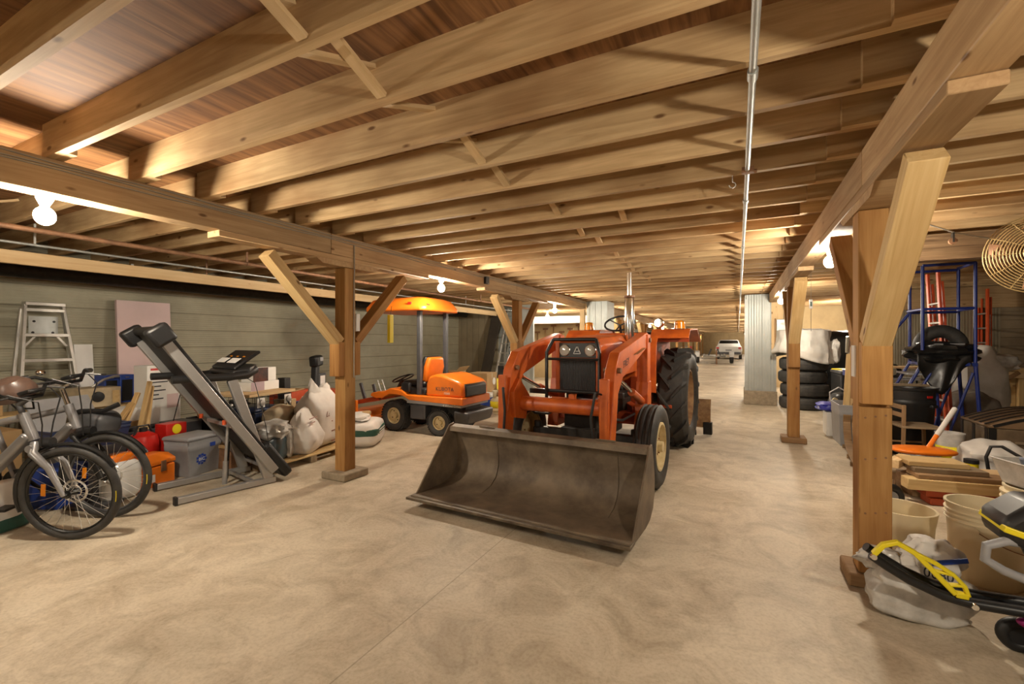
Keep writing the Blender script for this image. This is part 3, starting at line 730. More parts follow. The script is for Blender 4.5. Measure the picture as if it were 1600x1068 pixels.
# ================================================================== treadmill (folded up)
TM = thing('treadmill', 'folded grey and black treadmill standing with its deck tilted up', 'treadmill', (-4.385, 2.52, 0), -.20)
hw = .29
for s in (-1, 1):
    r = MB().bar((s*hw, -.40, .035), (s*hw, .40, .035), .055, .055).build('base_rail', M_SILVER, TM, .006)
    MB().box(s*hw-.03, s*hw+.03, -.415, -.39, 0, .07).build('end_cap', M_BLACK, r, .005)
    MB().bar((s*hw, .34, .05), (s*hw, .02, 1.02), .05, .085, (0, 1, 0)).build('upright', M_SILVER, TM, .008)
    hb_ = MB().tube([(s*(hw+.01), -.43, 1.045), (s*(hw+.01), .0, 1.045), (s*(hw-.0), .14, 1.06), (s*(hw-.06), .24, 1.10)], [.033, .033, .045, .04], 14).build('handlebar', M_BLACK, TM)
# deck group: tilted frame
a0, b0 = V((0, .38, .12)), V((0, -.55, 1.46))
d = (b0-a0).normalized(); LEN = (b0-a0).length
nrm = V((0, d.z, -d.y))   # points towards +y / underside
def dk_(x, t, k): p = a0+d*t+nrm*k; return (x, p.y, p.z)
def dbox(x0, x1, t0, t1, k0, k1):
    return MB().add([dk_(x0,t0,k0),dk_(x1,t0,k0),dk_(x1,t1,k0),dk_(x0,t1,k0),dk_(x0,t0,k1),dk_(x1,t0,k1),dk_(x1,t1,k1),dk_(x0,t1,k1)],
                    [(0,3,2,1),(4,5,6,7),(0,1,5,4),(1,2,6,5),(2,3,7,6),(3,0,4,7)])
dbox(-.29, .29, .1, LEN-.02, .0, .05).build('running_deck', M_RUBBER, TM, .01)
for s in (-1, 1):
    dbox(s*.36-.03, s*.36+.03, .02, LEN-.1, -.045, .03).build('deck_rail', M_SILVER, TM, .006)
    dbox(s*.315-.035, s*.315+.035, .25, LEN-.02, .035, .065).build('foot_strip', M_BLACK, TM, .01)
    dbox(s*.39-.06, s*.39+.06, LEN-.13, LEN+.03, -.09, .075).build('roller_cap', M_BLACK, TM, .025)
MB().cyl(dk_(-.31, LEN-.02, .02), dk_(.31, LEN-.02, .02), .035).build('roller', M_RUBBER, TM)
dbox(-.33, .33, -.14, .26, .03, .13).build('motor_cover', M_BLACK, TM, .03)
MB().bar((-hw, .02, .60), (hw, .02, .60), .03, .04).build('crossbar', M_SILVER, TM, .006)
MB().bar((-hw, .2, .05), (hw, .2, .05), .03, .03).bar((-hw, .36, .14), (hw, .36, .14), .03, .03).build('base_crossbar', M_SILVER, TM)
MB().cyl((.12, .05, .60), (.12, .03, .25), .014).cyl((.12, .03, .25), (.12, .02, .04), .022).build('folding_strut', M_SILVER, TM)
MB().cyl((-.05, .12, .75), (-.03, .1, .40), .012).cyl((-.03, .1, .40), (-.02, .08, .05), .02).build('gas_spring', M_BLACK, TM)
for s in (-1, 1): MB().cyl((s*.29, -.04, .62), (s*.29, -.04, .66), .018, n=10).build('lock_knob', M_REDORG, TM)
MB().rings([[(-.30, .02, 1.06), (.30, .02, 1.06), (.33, .16, 1.06), (.22, .26, 1.08), (-.22, .26, 1.08), (-.33, .16, 1.06)],
            [(-.29, .03, 1.10), (.29, .03, 1.10), (.32, .16, 1.13), (.22, .27, 1.15), (-.22, .27, 1.15), (-.32, .16, 1.13)]]).build('console_base', M_BLACK, TM, .015)
cs = MB().at((0, .16, 1.19), rx=.62).cb((0, 0, 0), (.56, .28, .03)).build('console', M_BLACK, TM, .02)
for s in (-1, 1): MB().at((s*.13, .13, 1.19), rx=.62).cb((0, -.03, .0165), (.2, .07, .003)).build('console_panel', M_PAPER, cs)
for k in range(3): MB().at((-.15+.15*k, .16, 1.19), rx=.62).cb((0, .03, .0165), (.04, .014, .004)).build('console_button', M_AMBER, cs)
MB().tube([(.27, .1, 1.06), (.33, .2, .98), (.345, .24, .80), (.33, .3, .55), (.31, .36, .2)], .004, 5).build('safety_cord', M_BLACK, TM)
MB().at((-.262, -.2, 1.01)).cb((0, 0, 0), (.012, .04, .03)).build('blue_clip', M_BLUE, TM)

# ================================================================== bicycles
def bicycle(label, loc, rz, frame, susp, lean=.07, sth=.13):
    t = thing('bicycle', label, 'bicycle', loc, rz, rx=lean)
    R = .325
    def wheel(x, nm):
        w = MB().torus((x, 0, R), R-.024, .0245, 'Y', 56, 10).build(nm+'_tyre', M_TYRE, t)
        MB().torus((x, 0, R), R-.052, .010, 'Y', 48, 6).build('rim', M_BLKPAINT if not susp else M_DGREY, w)
        sp = MB()
        for k in range(28):
            a = 2*PI*k/28; b = a+(.32 if k % 2 else -.32); y = .028 if (k//2) % 2 else -.028
            sp.tube([(x+.02*math.cos(b), y, R+.02*math.sin(b)), (x+(R-.056)*math.cos(a), 0, R+(R-.056)*math.sin(a))], .0014, 4)
        sp.build('spokes', M_ALU, w, kind='stuff')
        MB().cyl((x, -.055, R), (x, .055, R), .016).cyl((x, -.03, R), (x, .03, R), .028).build('hub', M_BLKPAINT, w)
        MB().torus((x, .035, R), .075, .008, 'Y', 28, 4).torus((x, .035, R), .04, .004, 'Y', 20, 4).build('brake_disc', M_ALU, w)
        return w
    fw = wheel(0, 'front'); wheel(-1.10, 'rear')
    MB().at((-.16, -.012, R+.03), ry=.1).cb((0, 0, 0), (.03, .008, .085)).build('wheel_reflector', M_AMBER, fw, .004)
    MB().torus((0, -.022, R), R-.02, .0035, 'Y', 6, 4, -.2, .05).build('tyre_mark', M_YEL, fw)
    # frame
    hb, ht = V((-.205, 0, .70)), V((-.265, 0, .885)); bb = V((-.66, 0, .30)); st = V((-.80, 0, .74)); rh = V((-1.10, 0, R))
    MB().tube([hb, ht], .03, 12).build('head_tube', frame, t)
    dt = MB().bar(hb+V((-.02, 0, .04)), bb, .06, .085, (0, 1, 0)).build('down_tube', frame, t, .02, segs=3)
    MB().tube([ht+V((0, 0, -.03)), (-.5, 0, .80), st], [.024, .022, .02], 12).build('top_tube', frame, t)
    MB().tube([bb, st], .02, 12).build('seat_tube', frame, t)
    for s in (-1, 1):
        MB().tube([bb+V((0, s*.03, 0)), (-.85, s*.06, .31), rh+V((0, s*.065, 0))], .011, 8).tube([st+V((0, s*.02, -.04)), rh+V((0, s*.065, 0))], .009, 8).build('rear_stay', frame, t)
    MB().tube([st, st+V((-.045, 0, .18))], .014, 10).build('seat_post', M_BLKPAINT, t)
    MB().at((-.86, 0, .95)).rings([[(-.14, -.075, -.02), (-.14, .075, -.02), (.02, .03, -.02), (.14, .018, -.02), (.14, -.018, -.02), (.02, -.03, -.02)], [(-.13, -.07, .03), (-.13, .07, .03), (.02, .028, .025), (.13, .015, .02), (.13, -.015, .02), (.02, -.028, .025)]]).build('saddle', M_BLACK, t, .015)
    # fork
    fk = MB()
    cr = hb+(ht-hb).normalized()*-.05
    for s in (-1, 1):
        if susp: fk.tube([cr+V((0, s*.06, 0)), (-.07, s*.06, .50)], .016, 10).tube([(-.07, s*.06, .50), (0, s*.06, R)], .022, 10)
        else: fk.tube([cr+V((-.0, s*.012, .03)), cr+V((.02, s*.055, -.03)), (-.075, s*.06, .52), (0, s*.055, R)], [.026, .026, .02, .013], 12)
    fk.tube([cr+V((0, -.06, 0)), cr+V((0, .06, 0))], .026, 10)
    fk.build('fork', M_BLKPAINT if susp else frame, t)
    MB().torus((0, 0, R), R+.018, .014, 'Y', 30, 6, .55, 3.5).build('mudguard', M_BLKPAINT, t)
    # cockpit
    sm = ht+(ht-hb).normalized()*sth
    MB().tube([ht, sm], .017, 10).tube([sm, sm+V((.07, 0, .05))], .018, 10).build('stem', M_CHROME if susp else M_DGREY, t)
    c = sm+V((.07, 0, .05))
    bar_ = MB().tube([c+V((-.14, -.33, .05)), c+V((-.07, -.2, .06)), c+V((0, -.08, 0)), c+V((0, .08, 0)), c+V((-.07, .2, .06)), c+V((-.14, .33, .05))], .0125, 10).build('handlebar', M_BLKPAINT, t)
    for s in (-1, 1):
        MB().tube([c+V((-.085, s*.23, .06)), c+V((-.145, s*.345, .05))], .019, 10).build('grip', M_BLACK, bar_)
        MB().tube([c+V((-.03, s*.16, .045)), c+V((.05, s*.2, .03)), c+V((.01, s*.30, .02))], .007, 6).build('brake_lever', M_BLKPAINT, bar_)
        MB().tube([c+V((.0, s*.15, .04)), c+V((.12, s*.08, -.02)), c+V((.10, s*.04, -.18)), cr+V((.05, s*.03, 0))], .0045, 6).build('brake_cable', M_BLACK, bar_)
    MB().at(c+V((-.01, .02, .035)), ry=-.3).cb((0, 0, 0), (.08, .11, .025)).build('display', M_BLACK, bar_, .008)
    MB().at(c+V((-.06, -.17, .09))).ball((0, 0, 0), .03, 12, 8, (1, 1, .7)).build('bell', M_CHROME, bar_)
    MB().cyl(cr+V((.04, 0, .03)), cr+V((.10, 0, .03)), .032, n=14).build('headlight', M_BLACK, t)
    MB().lathe([(0, -.012), (.09, -.012), (.09, .012), (0, .012)], bb, 'Y', 26).build('chainring', M_BLKPAINT, t)
    for s in (-1, 1):
        MB().bar(bb+V((0, s*.06, 0)), bb+V((.12*s, s*.075, -.11)), .012, .022).cb(bb+V((.13*s, s*.12, -.12)), (.08, .09, .018)).build('crank', M_BLKPAINT, t)
    MB().tube([bb+V((-.02, -.05, -.03)), bb+V((-.06, -.17, -.298))], .01, 8).build('kickstand', M_BLKPAINT, t)
    return t, dt
AL = .56
b1, dt1 = bicycle('front silver electric bicycle with fat battery down tube at the left edge', (-4.10, 1.40, 0), AL, M_BIKE, False, .07, .06)
txt('CO', .07, M_INKW, dt1, (-.47, -.031, .53), (PI/2, -.70, 0))
b2, dt2 = bicycle('second grey bicycle with suspension fork leaning behind the silver electric one', (-4.36, 1.70, 0), AL-.03, M_BIKE, True, .05)
txt('C5', .05, M_INKB, dt2, (-.42, -.031, .54), (PI/2, -.70, 0))
hl_ = thing('bike_helmet', 'dull brown bike helmet hung on the front bicycle handlebar', 'helmet', (-4.40, 1.20, 1.02), .5, rx=.5)
MB().lathe([(.0, .10), (.06, .092), (.10, .05), (.115, 0), (.112, -.03), (.10, -.03), (.10, 0), (.085, .045), (.05, .08), (0, .088)], n=24).build('shell', mat('dull_brown_helmet', (.10, .06, .045), .35), hl_)
MB().tube([(-.1, 0, -.02), (-.06, 0, -.14), (.06, 0, -.14), (.1, 0, -.02)], .006, 6).build('chin_strap', M_BLACK, hl_)
sb_ = thing('child_seat', 'black bag shaped seat shell behind the second bicycle handlebar', 'bike seat', (-4.78, 1.76, .56), .3)
MB().blob((0, 0, .13), (.19, .12, .11), .6, .02, 3).build('shell', M_DGREY, sb_)
MB().tube([(-.16, -.05, .20), (.0, -.10, .24), (.17, -.06, .24), (.25, 0, .29)], .02, 8).build('carry_handle', M_BLACK, sb_)
MB().bar((0, 0, -.56), (0, 0, .04), .05, .05).box(-.15, .15, -.12, .12, -.56, -.53).build('stand', M_DGREY, sb_)

# ================================================================== clutter along the left wall
def carton(name, label, cat, loc, dim, m, rz=0, tape=True, flaps=False, group=None, tilt=0):
    t = thing(name, label, cat, loc, rz, group, ry=tilt)
    MB().box(-dim[0]/2, dim[0]/2, -dim[1]/2, dim[1]/2, 0, dim[2]).build('box_body', m, t, .006)
    if tape: MB().box(-dim[0]/2-.001, dim[0]/2+.001, -.025, .025, dim[2]*.7, dim[2]+.0015).build('tape', M_TAN, t)
    if flaps:
        for s in (-1, 1): MB().bar((s*dim[0]/2, 0, dim[2]), (s*(dim[0]/2+.09), 0, dim[2]+.10), dim[1]*.95, .004).build('flap', m, t)
    return t
def tote(name, label, loc, dim, m, rz=0, lid=None, taper=.9, group=None, open_=True):
    t = thing(name, label, 'storage tote', loc, rz, group)
    x, y, z = dim[0]/2, dim[1]/2, dim[2]
    q = lambda k, zz: [(-x*k, -y*k, zz), (x*k, -y*k, zz), (x*k, y*k, zz), (-x*k, y*k, zz)]
    R = [q(taper, 0), q(taper+(1-taper)*.75, z*.72), q(1, z*.74), q(1, z*.84), q(taper+(1-taper)*.9, z*.86), q(1.02, z*.97), q(1.02, z)]
    if open_ and not lid: R += [q(.95, z), q(taper-.03, .015)]
    MB().rings(R).build('tub', m, t, .012)
    if lid: MB().rings([q(1.04, z), q(1.06, z+.01), q(1.06, z+.03), q(.98, z+.04)]).build('lid', lid, t, .008)
    return t
t = thing('step_ladder', 'tall aluminium step ladder leaning folded against the left wall', 'ladder', (-7.18, 2.22, 0), PI/2, rx=0)
TL = 1.79; LN = .16
for s in (-1, 1):
    MB().bar((s*.31, -LN*1.4, 0), (s*.16, .09, TL), .03, .075).build('side_rail', M_ALU, t, .004)
    MB().bar((s*.33, .06, 0), (s*.18, .13, TL-.05), .025, .04).build('rear_rail', M_ALU, t, .004)
for k in range(6):
    z = .28+.29*k; f = z/TL; w = .31-.15*f; y = -LN*1.4+(LN*1.4+.09)*f
    MB().box(-w, w, y-.04, y+.045, z-.018, z+.018).build('step', M_ALU, t, .003)
    if k == 4:
        for s in (-1, 1): MB().bar((s*w*.95, y, z-.13), (s*w*.5, y, z-.015), .012, .02).build('step_brace', M_ALU, t)
MB().box(-.17, .17, .02, .14, TL-.01, TL+.03).build('top_cap', M_ALU, t, .006)
MB().box(-.125, .125, .10, .108, 1.42, 1.66).build('folding_shelf', M_GALV, t)
for (dx, dz) in ((-.08, 1.60), (.09, 1.60), (-.09, 1.47), (.08, 1.47)): MB().cyl((dx, .097, dz), (dx, .102, dz), .014, n=10).build('shelf_hole', M_BLKPAINT, t)

def flat_panel(name, label, cat, y0, y1, zt, x_foot, x_top, th, m):
    t = thing(name, label, cat, ((x_foot+x_top)/2, (y0+y1)/2, 0))
    xm = (x_foot+x_top)/2; w = y1-y0
    MB().prism([(x_foot-xm, 0), (x_foot-xm+th, 0), (x_top-xm+th, zt), (x_top-xm, zt)], -w/2, w/2, 'Y').build('panel', m, t, .002)
    return t
fb = flat_panel('foam_board', 'tall pink foam insulation board leaning on the left wall behind the treadmill', 'insulation board', 2.95, 3.58, 1.92, -7.30, -7.43, .05, M_PINK)
flat_panel('white_plank', 'narrow white painted plank leaning on the wall beside the step ladder', 'plank', 2.52, 2.70, 1.33, -7.25, -7.40, .03, M_WHITE)
# dark framed white printed box panel
wb = carton('printed_box', 'tall white printed carton standing behind the wooden stakes', 'box', (-6.35, 2.95, 0), (.20, .42, 1.08), M_PAPER, .25, False)
for k in range(7): MB().box(.1005, .1012, -.17, -.17+.1+.14*((k*37) % 5)/5, .97-.05*k, .985-.05*k).build('printed_line', M_INK, wb)
MB().box(.1005, .1014, -.17, .05, 1.02, 1.045).build('red_heading', M_RED, wb)
MB().box(.1005, .1012, .03, .18, .55, .72).build('pink_print', M_PINK, wb)
bd = thing('blue_twin_rack', 'blue two bay plastic cabinet standing on the far bench under the wall', 'cabinet', (-6.80, 2.70, .62), .1)
for s in (-1, 1):
    MB().box(-.1, .1, s*.08-.075, s*.08+.075, 0, .34).build('bay', M_BLUE, bd, .006)
    MB().box(.1005, .104, s*.08-.055, s*.08+.055, .02, .28).build('dark_window', M_BLKPAINT, bd)
    MB().box(.1005, .1035, s*.08-.02, s*.08+.02, .305, .315).build('silver_badge', M_CHROME, bd)
bench = thing('work_bench', 'low rough plank bench along the left wall under the beige box', 'bench', (-6.72, 2.3, 0), 0)
board('bench_top', (0, -1.6, .60), (0, .75, .60), .42, .04, W_YEL, bench)
for (dx, dy) in ((-.16, -1.5), (.16, -1.5), (-.16, .65), (.16, .65), (.16, -.3), (-.16, -.3)): board('leg', (dx, dy, 0), (dx, dy, .58), .08, .08, W_PLANK, bench, up=(0, 1, 0))
bx = thing('beige_box', 'beige metal instrument box with a black dial on the wall bench', 'box', (-6.62, 2.42, .62), .15)
MB().box(-.16, .16, -.20, .20, 0, .22).build('case', M_TAN, bx, .008)
MB().lathe([(0, 0), (.06, 0), (.055, .02), (0, .025)], (.16, -.03, .12), 'X', 18).build('dial', M_BLACK, bx)
MB().box(.161, .164, .11, .18, .04, .18).build('orange_label', W_YEL, bx)
MB().tube([(0, 0, .22), (.02, .1, .30), (.02, .2, .33), (.02, .26, .33)], .014, 8).build('spout', M_ALU, bx)
carton('white_box', 'flat white carton lying under the beige instrument box', 'box', (-6.28, 2.45, .46), (.3, .46, .15), M_PAPER, .15, False)
carton('support_box', 'brown cardboard carton holding up the flat white box', 'box', (-6.28, 2.45, 0), (.34, .5, .46), M_CARD, .15)
carton('orange_brown_box', 'brown carton on the wall bench behind the bicycle handlebars', 'box', (-6.72, 1.35, .62), (.36, .7, .26), M_CARD, .05)
carton('teal_bin', 'teal plastic bin on top of the carton behind the bicycles', 'bin', (-6.72, 1.30, .88), (.34, .6, .16), M_TEAL, .05, False)
carton('floor_carton', 'large brown carton on the floor behind the silver bicycle frame', 'box', (-6.1, 1.35, 0), (.4, .6, .55), M_CARD, .1)
carton('panel_leaf', 'pale grey panel leaning over the dark blue tub', 'panel', (-5.74, 1.95, .52), (.02, .55, .34), M_GREY, .35, False, tilt=-.5)
tote('blue_tub', 'long dark blue plastic tub on crates behind the bicycle wheels', (-5.62, 1.98, .36), (.36, .62, .20), M_NAVY, .15)
carton('tub_crate', 'grey crate under the long dark blue tub', 'crate', (-5.62, 1.98, 0), (.34, .56, .36), M_DGREY, .15, False)
# stakes
for k, (dy, dx, tl, zt, w) in enumerate(((0, 0, .16, 1.00, .05), (.09, .05, .10, 1.12, .045), (.14, -.03, .05, 1.06, .05), (-.07, .04, .22, .90, .06))):
    st_ = board('wooden_stake', (-5.78+dx, 2.50+dy-tl*1.2, .30), (-5.92+dx, 2.56+dy, zt-.2), w, .03, W_YEL, None)
    tag(st_, ('lighter wooden stake leaning in the bundle, second from left', 'tallest wooden stake in the bundle before the white carton', 'rightmost wooden stake in the leaning bundle', 'shortest wooden stake at the left of the bundle')[k], 'stake', 'stakes leaning by the white carton')
stc = tote('stake_bin', 'clear grey bin holding the bundle of wooden stakes', (-5.84, 2.52, 0), (.34, .56, .42), M_DGREY, .1)
tr = thing('shop_light', 'long handled wire trouble lamp leaning against the white carton', 'lamp', (-5.95, 2.98, .42), 0)
MB().tube([(0, -.06, 0), (0, .04, .42)], .006, 6).build('rod', M_ENGINE, tr)
MB().lathe([(0, .42), (.035, .44), (.04, .54), (.02, .58), (0, .58)], (0, .05, 0), n=14).build('cage', M_RUST, tr)
carton('lamp_crate', 'dark crate on the floor under the trouble lamp', 'crate', (-5.95, 3.0, 0), (.36, .26, .42), M_DGREY, .1, False)
# grey tote with emblem, orange tool box, red containers, white can
gt = tote('grey_tote', 'grey lidded storage tote with blue sticker behind the treadmill leg', (-5.08, 2.68, 0), (.32, .38, .36), M_GREY, .22, M_GREY)
stk = MB().at((.153, -.04, .16), ry=.08)
for k in range(9):
    a = 2*PI*k/9; stk.cb((0, .045*math.cos(a), .045*math.sin(a)), (.004, .022, .022))
stk.cb((0, 0, 0), (.004, .05, .05)).build('blue_sticker', M_INKB, gt, kind='stuff')
MB().at((.1625, .08, .29)).cb((0, 0, 0), (.004, .06, .04)).build('blue_label', M_INKB, gt)
txt('BIC', .045, M_INKW, gt, (.157, -.04, .16), (PI/2, 0, PI/2))
ob = thing('tool_box', 'bright orange plastic tool box with metal latches on the floor', 'tool box', (-5.00, 2.14, 0), .30)
MB().box(-.15, .15, -.27, .27, 0, .19).build('case', M_ORANGE2, ob, .015)
MB().rings([[(-.155, -.275, .195), (.155, -.275, .195), (.155, .275, .195), (-.155, .275, .195)], [(-.155, -.275, .235), (.155, -.275, .235), (.155, .275, .235), (-.155, .275, .235)], [(-.08, -.26, .285), (.08, -.26, .285), (.08, .26, .285), (-.08, .26, .285)]]).build('lid', M_ORANGE2, ob, .012)
for s in (-1, 1): MB().box(.15, .163, s*.14-.025, s*.14+.025, .13, .23).build('latch', M_RUST, ob, .003)
MB().box(.151, .1525, -.06, .06, .05, .12).build('white_label', M_PAPER, ob)
MB().tube([(0, -.1, .28), (0, -.1, .32), (0, .1, .32), (0, .1, .28)], .012, 8).build('handle', M_ORANGE2, ob)
rc = thing('red_gas_can', 'round red fuel can with black cap beside the red printed box', 'fuel can', (-5.40, 2.38, .22), .2)
MB().lathe([(0, 0), (.10, 0), (.125, .02), (.13, .13), (.115, .19), (.05, .23), (0, .235)], n=26).build('can', M_RED, rc)
MB().lathe([(0, .23), (.035, .23), (.035, .27), (0, .275)], n=14).build('cap', M_BLACK, rc)
MB().tube([(0, -.09, .2), (0, -.05, .29), (0, .05, .29), (0, .09, .2)], .01, 8).build('carry_handle', M_BLACK, rc)
carton('can_crate', 'dark crate under the red fuel can and the red printed box', 'crate', (-5.42, 2.50, 0), (.30, .56, .22), M_DGREY, .15, False)
rx_ = carton('red_box', 'red printed carton with yellow oval and blue lower half', 'box', (-5.40, 2.63, .22), (.16, .22, .28), M_RED, .2, False)
MB().box(.0802, .0815, -.11, .11, .0, .14).build('blue_print', M_INKB, rx_)
MB().at((.0815, 0, .22)).lathe([(0, 0), (.05, 0), (.05, .001), (0, .001)], ax='X', n=20).build('yellow_oval', M_YEL, rx_)
wj = thing('white_jug', 'white plastic jug with an orange cap seen through the bicycle wheel', 'jug', (-4.80, 1.93, 0), .2)
MB().blob((0, 0, .17), (.11, .15, .17), .5, .0, 1).build('jug_body', M_WHITE, wj)
MB().blob((0, 0, .35), (.07, .11, .05), .6, .02, 2).build('orange_cap', M_ORANGE2, wj)
bj = carton('black_bin', 'low black bin on the floor behind the bicycle wheels', 'bin', (-5.30, 1.98, 0), (.2, .22, .30), M_BLACK, .2, False)
bt_ = carton('deep_blue_tote', 'deep blue tote seen between the front wheel spokes', 'storage tote', (-5.10, 1.66, 0), (.26, .30, .32), M_BLUE, .45, False)
bg = thing('white_feed_bag', 'white bag with green base slumped at the left edge behind the front wheel', 'bag', (-4.76, 1.22, 0), .4)
MB().blob((0, 0, .18), (.09, .15, .18), .7, .05, 6, flat=-.0).build('bag_body', M_WHITEP, bg)
MB().blob((0, 0, .05), (.097, .16, .055), .5, .02, 7).build('green_base', M_GREEN, bg)
# heap of grey oddments in the middle
hp = tote('parts_tub', 'shallow black tub of oily engine parts behind the grey tote', (-5.95, 3.52, 0), (.45, .68, .42), M_BLACK, .1)
random.seed(11)
names = ('rusty valve body', 'black hose elbow', 'chrome tap fitting', 'greasy pump housing', 'small cast pulley')
for k in range(5):
    t = thing('engine_part', names[k]+' lying on the black parts tub', 'engine part', (-5.95+random.uniform(-.10, .10), 3.25+.13*k, .425), random.uniform(0, 3), 'loose engine parts')
    mm = (M_RUST, M_RUBBER, M_ALU, M_ENGINE, M_ENGINE)[k]
    MB().cyl((0, 0, 0), (0, 0, .12), .055+.01*(k % 3), n=14).build('casing', mm, t, .006)
    MB().cyl((0, 0, .07), (.11, 0, .10), .025, n=10).cyl((0, 0, .12), (0, 0, .16), .03, n=8).build('spigot', mm, t)
# white insulation tube block beneath treadmill
# black wire crate full of navy totes, with board on top
cr = thing('wire_crate', 'black wire dog crate behind the treadmill with a plank on top', 'crate', (-5.22, 3.44, 0), .22)
wm = MB()
X0, X1, Y0, Y1, ZT = -.26, .26, -.27, .30, .72
for z in (0.01, .18, .36, .54, .66, ZT):
    for (p, q) in (((X0, Y0), (X1, Y0)), ((X1, Y0), (X1, Y1)), ((X1, Y1), (X0, Y1)), ((X0, Y1), (X0, Y0))): wm.tube([(p[0], p[1], z), (q[0], q[1], z)], .0035, 4)
for k in range(9):
    y = Y0+(Y1-Y0)*k/8
    for x in (X0, X1): wm.tube([(x, y, 0.01), (x, y, ZT)], .0045 if k in (0, 8) else .003, 4)
for k in range(1, 6):
    x = X0+(X1-X0)*k/6
    for y in (Y0, Y1): wm.tube([(x, y, 0.01), (x, y, ZT)], .003, 4)
wm.build('wire_frame', M_BLKPAINT, cr, kind='stuff')
pb = thing('crate_board', 'pale plywood board lying on the wire crate', 'board', (-5.28, 3.44, .725), .22)
board('panel', (0, -.33, .02), (0, .40, .02), .58, .035, W_PALE, pb)
for k, y in enumerate((-.20, .22)):
    cl = thing('clamp_lamp', ('round white clip lamp hanging on the left of the wire crate', 'round white clip lamp hanging on the right of the wire crate')[k], 'lamp', (-5.22+.265*math.cos(.22)-y*math.sin(.22), 3.44+.265*math.sin(.22)+y*math.cos(.22), .66), .22)
    MB().box(.012, .016, -.055, .055, -.055, .055).build('back_plate', M_PAPER, cl)
    MB().lathe([(.016, .012), (.04, .02), (.036, .04), (.015, .045), (0, .045)], ax='X', n=18).build('lamp_face', M_ALU, cl)
    MB().tube([(.02, 0, -.02), (.05, 0, -.10), (.03, .02, -.16)], .012, 6).build('hanging_cord', M_BLACK, cl)
nt = tote('navy_tote', 'large navy tote standing inside the wire crate', (-5.22, 3.45, .02), (.40, .44, .52), M_NAVY, .22, M_NAVY)
MB().box(.186, .189, .06, .14, .30, .40).build('tag', M_PAPER, nt)
n2 = tote('small_navy_bin', 'small open navy bin on the floor before the wire crate', (-4.74, 3.16, .096), (.24, .22, .34), M_NAVY, .2)
cc = thing('brick_block', 'reddish clay block at the foot of the wire crate', 'block', (-4.95, 2.97, 0), .2)
MB().box(-.12, .12, -.09, .09, 0, .22).build('block', M_RUST, cc, .01); MB().box(-.125, .125, -.10, .10, .22, .26).build('block_cap', M_CARD, cc, .008)
b_ = carton('long_white_box', 'long mauve and white carton lying on the crate board', 'box', (-5.35, 3.58, .763), (.20, .44, .11), M_PAPER, .2, False)
MB().box(.1002, .1015, -.22, -.02, .0, .11).build('mauve_print', mat('mauve_print', (.40, .30, .33), .6), b_)
p_ = carton('picture_box', 'carton with a dark photo print on top of the long white box', 'box', (-5.35, 3.58, .873), (.18, .36, .17), M_PAPER, .2, False)
MB().box(.0902, .0915, -.18, .05, .0, .17).build('dark_photo', mat('dark_photo_print', (.10, .025, .015), .4, 0, c2=(.01, .008, .006), scale=16), p_)
tw = carton('black_speaker', 'small black box at the right end of the crate board', 'box', (-5.45, 4.0, .60), (.12, .10, .28), M_BLACK, .2, False)
carton('cream_pillar_box', 'tall cream carton just right of the wire crate', 'box', (-5.43, 4.0, 0), (.22, .16, .60), W_PALE, .2, False)
bb_ = carton('small_blue_box', 'small bright blue box right of the wire crate', 'box', (-5.42, 4.24, .36), (.16, .16, .18), M_BLUE, .2, False)
carton('grey_plinth', 'grey block under the small blue box', 'block', (-5.42, 4.24, 0), (.26, .24, .36), M_DGREY, .2, False)
# orange boxes and the black console behind the sacks
o1 = thing('orange_metal_box', 'orange metal box with a round white emblem and card on top', 'box', (-5.98, 4.52, .36), .30)
MB().box(-.18, .18, -.26, .26, 0, .28).build('case', M_REDORG, o1, .008)
MB().lathe([(0, .001), (.045, .001), (.045, .003), (0, .003)], (.18, .0, .15), 'X', 20).build('emblem', M_INKW, o1)
MB().lathe([(.0, .0035), (.022, .0035), (.022, .004), (0, .004)], (.18, .0, .15), 'X', 14).build('emblem_centre', M_INK, o1)
MB().at((0, -.05, .28), rz=.2).box(-.15, .15, -.2, .15, 0.001, .02).build('card_on_top', M_CARD, o1)
carton('bench_block', 'dark wooden crate under the orange metal box', 'crate', (-5.98, 4.54, 0), (.38, .54, .36), W_PLANK, .3, False)
o2 = thing('orange_generator', 'orange machine housing right beside the black console', 'machine', (-5.68, 5.02, .30), .3)
MB().box(-.14, .14, -.17, .17, 0, .32).build('housing', M_REDORG, o2, .012)
for k in range(3): MB().cyl((.14, -.08+.08*k, .24), (.146, -.08+.08*k, .24), .016, n=10).build('bolt', M_BLKPAINT, o2)
carton('machine_stand', 'low crate under the orange machine housing', 'crate', (-5.68, 5.02, 0), (.28, .34, .30), W_PLANK, .3, False)
ct = thing('black_console', 'tall black plastic console post behind the tall white sack', 'console', (-5.98, 4.98, 0), .35)
MB().bar((0, -.12, .0), (0, -.06, 1.02), .10, .10).build('stalk', M_BLACK, ct, .02)
MB().at((.01, -.06, 1.06), rx=.15).cb((0, 0, 0), (.14, .20, .17)).build('head', M_BLACK, ct, .03)
MB().at((.081, -.02, 1.09)).cb((0, 0, 0), (.004, .09, .06)).build('grey_screen', M_GREY, ct)
MB().box(.03, .036, .02, .16, .66, .82).build('white_label', M_PAPER, ct)
MB().box(-.05, .03, -.06, .20, .40, .86).build('side_body', M_DGREY, ct, .01)

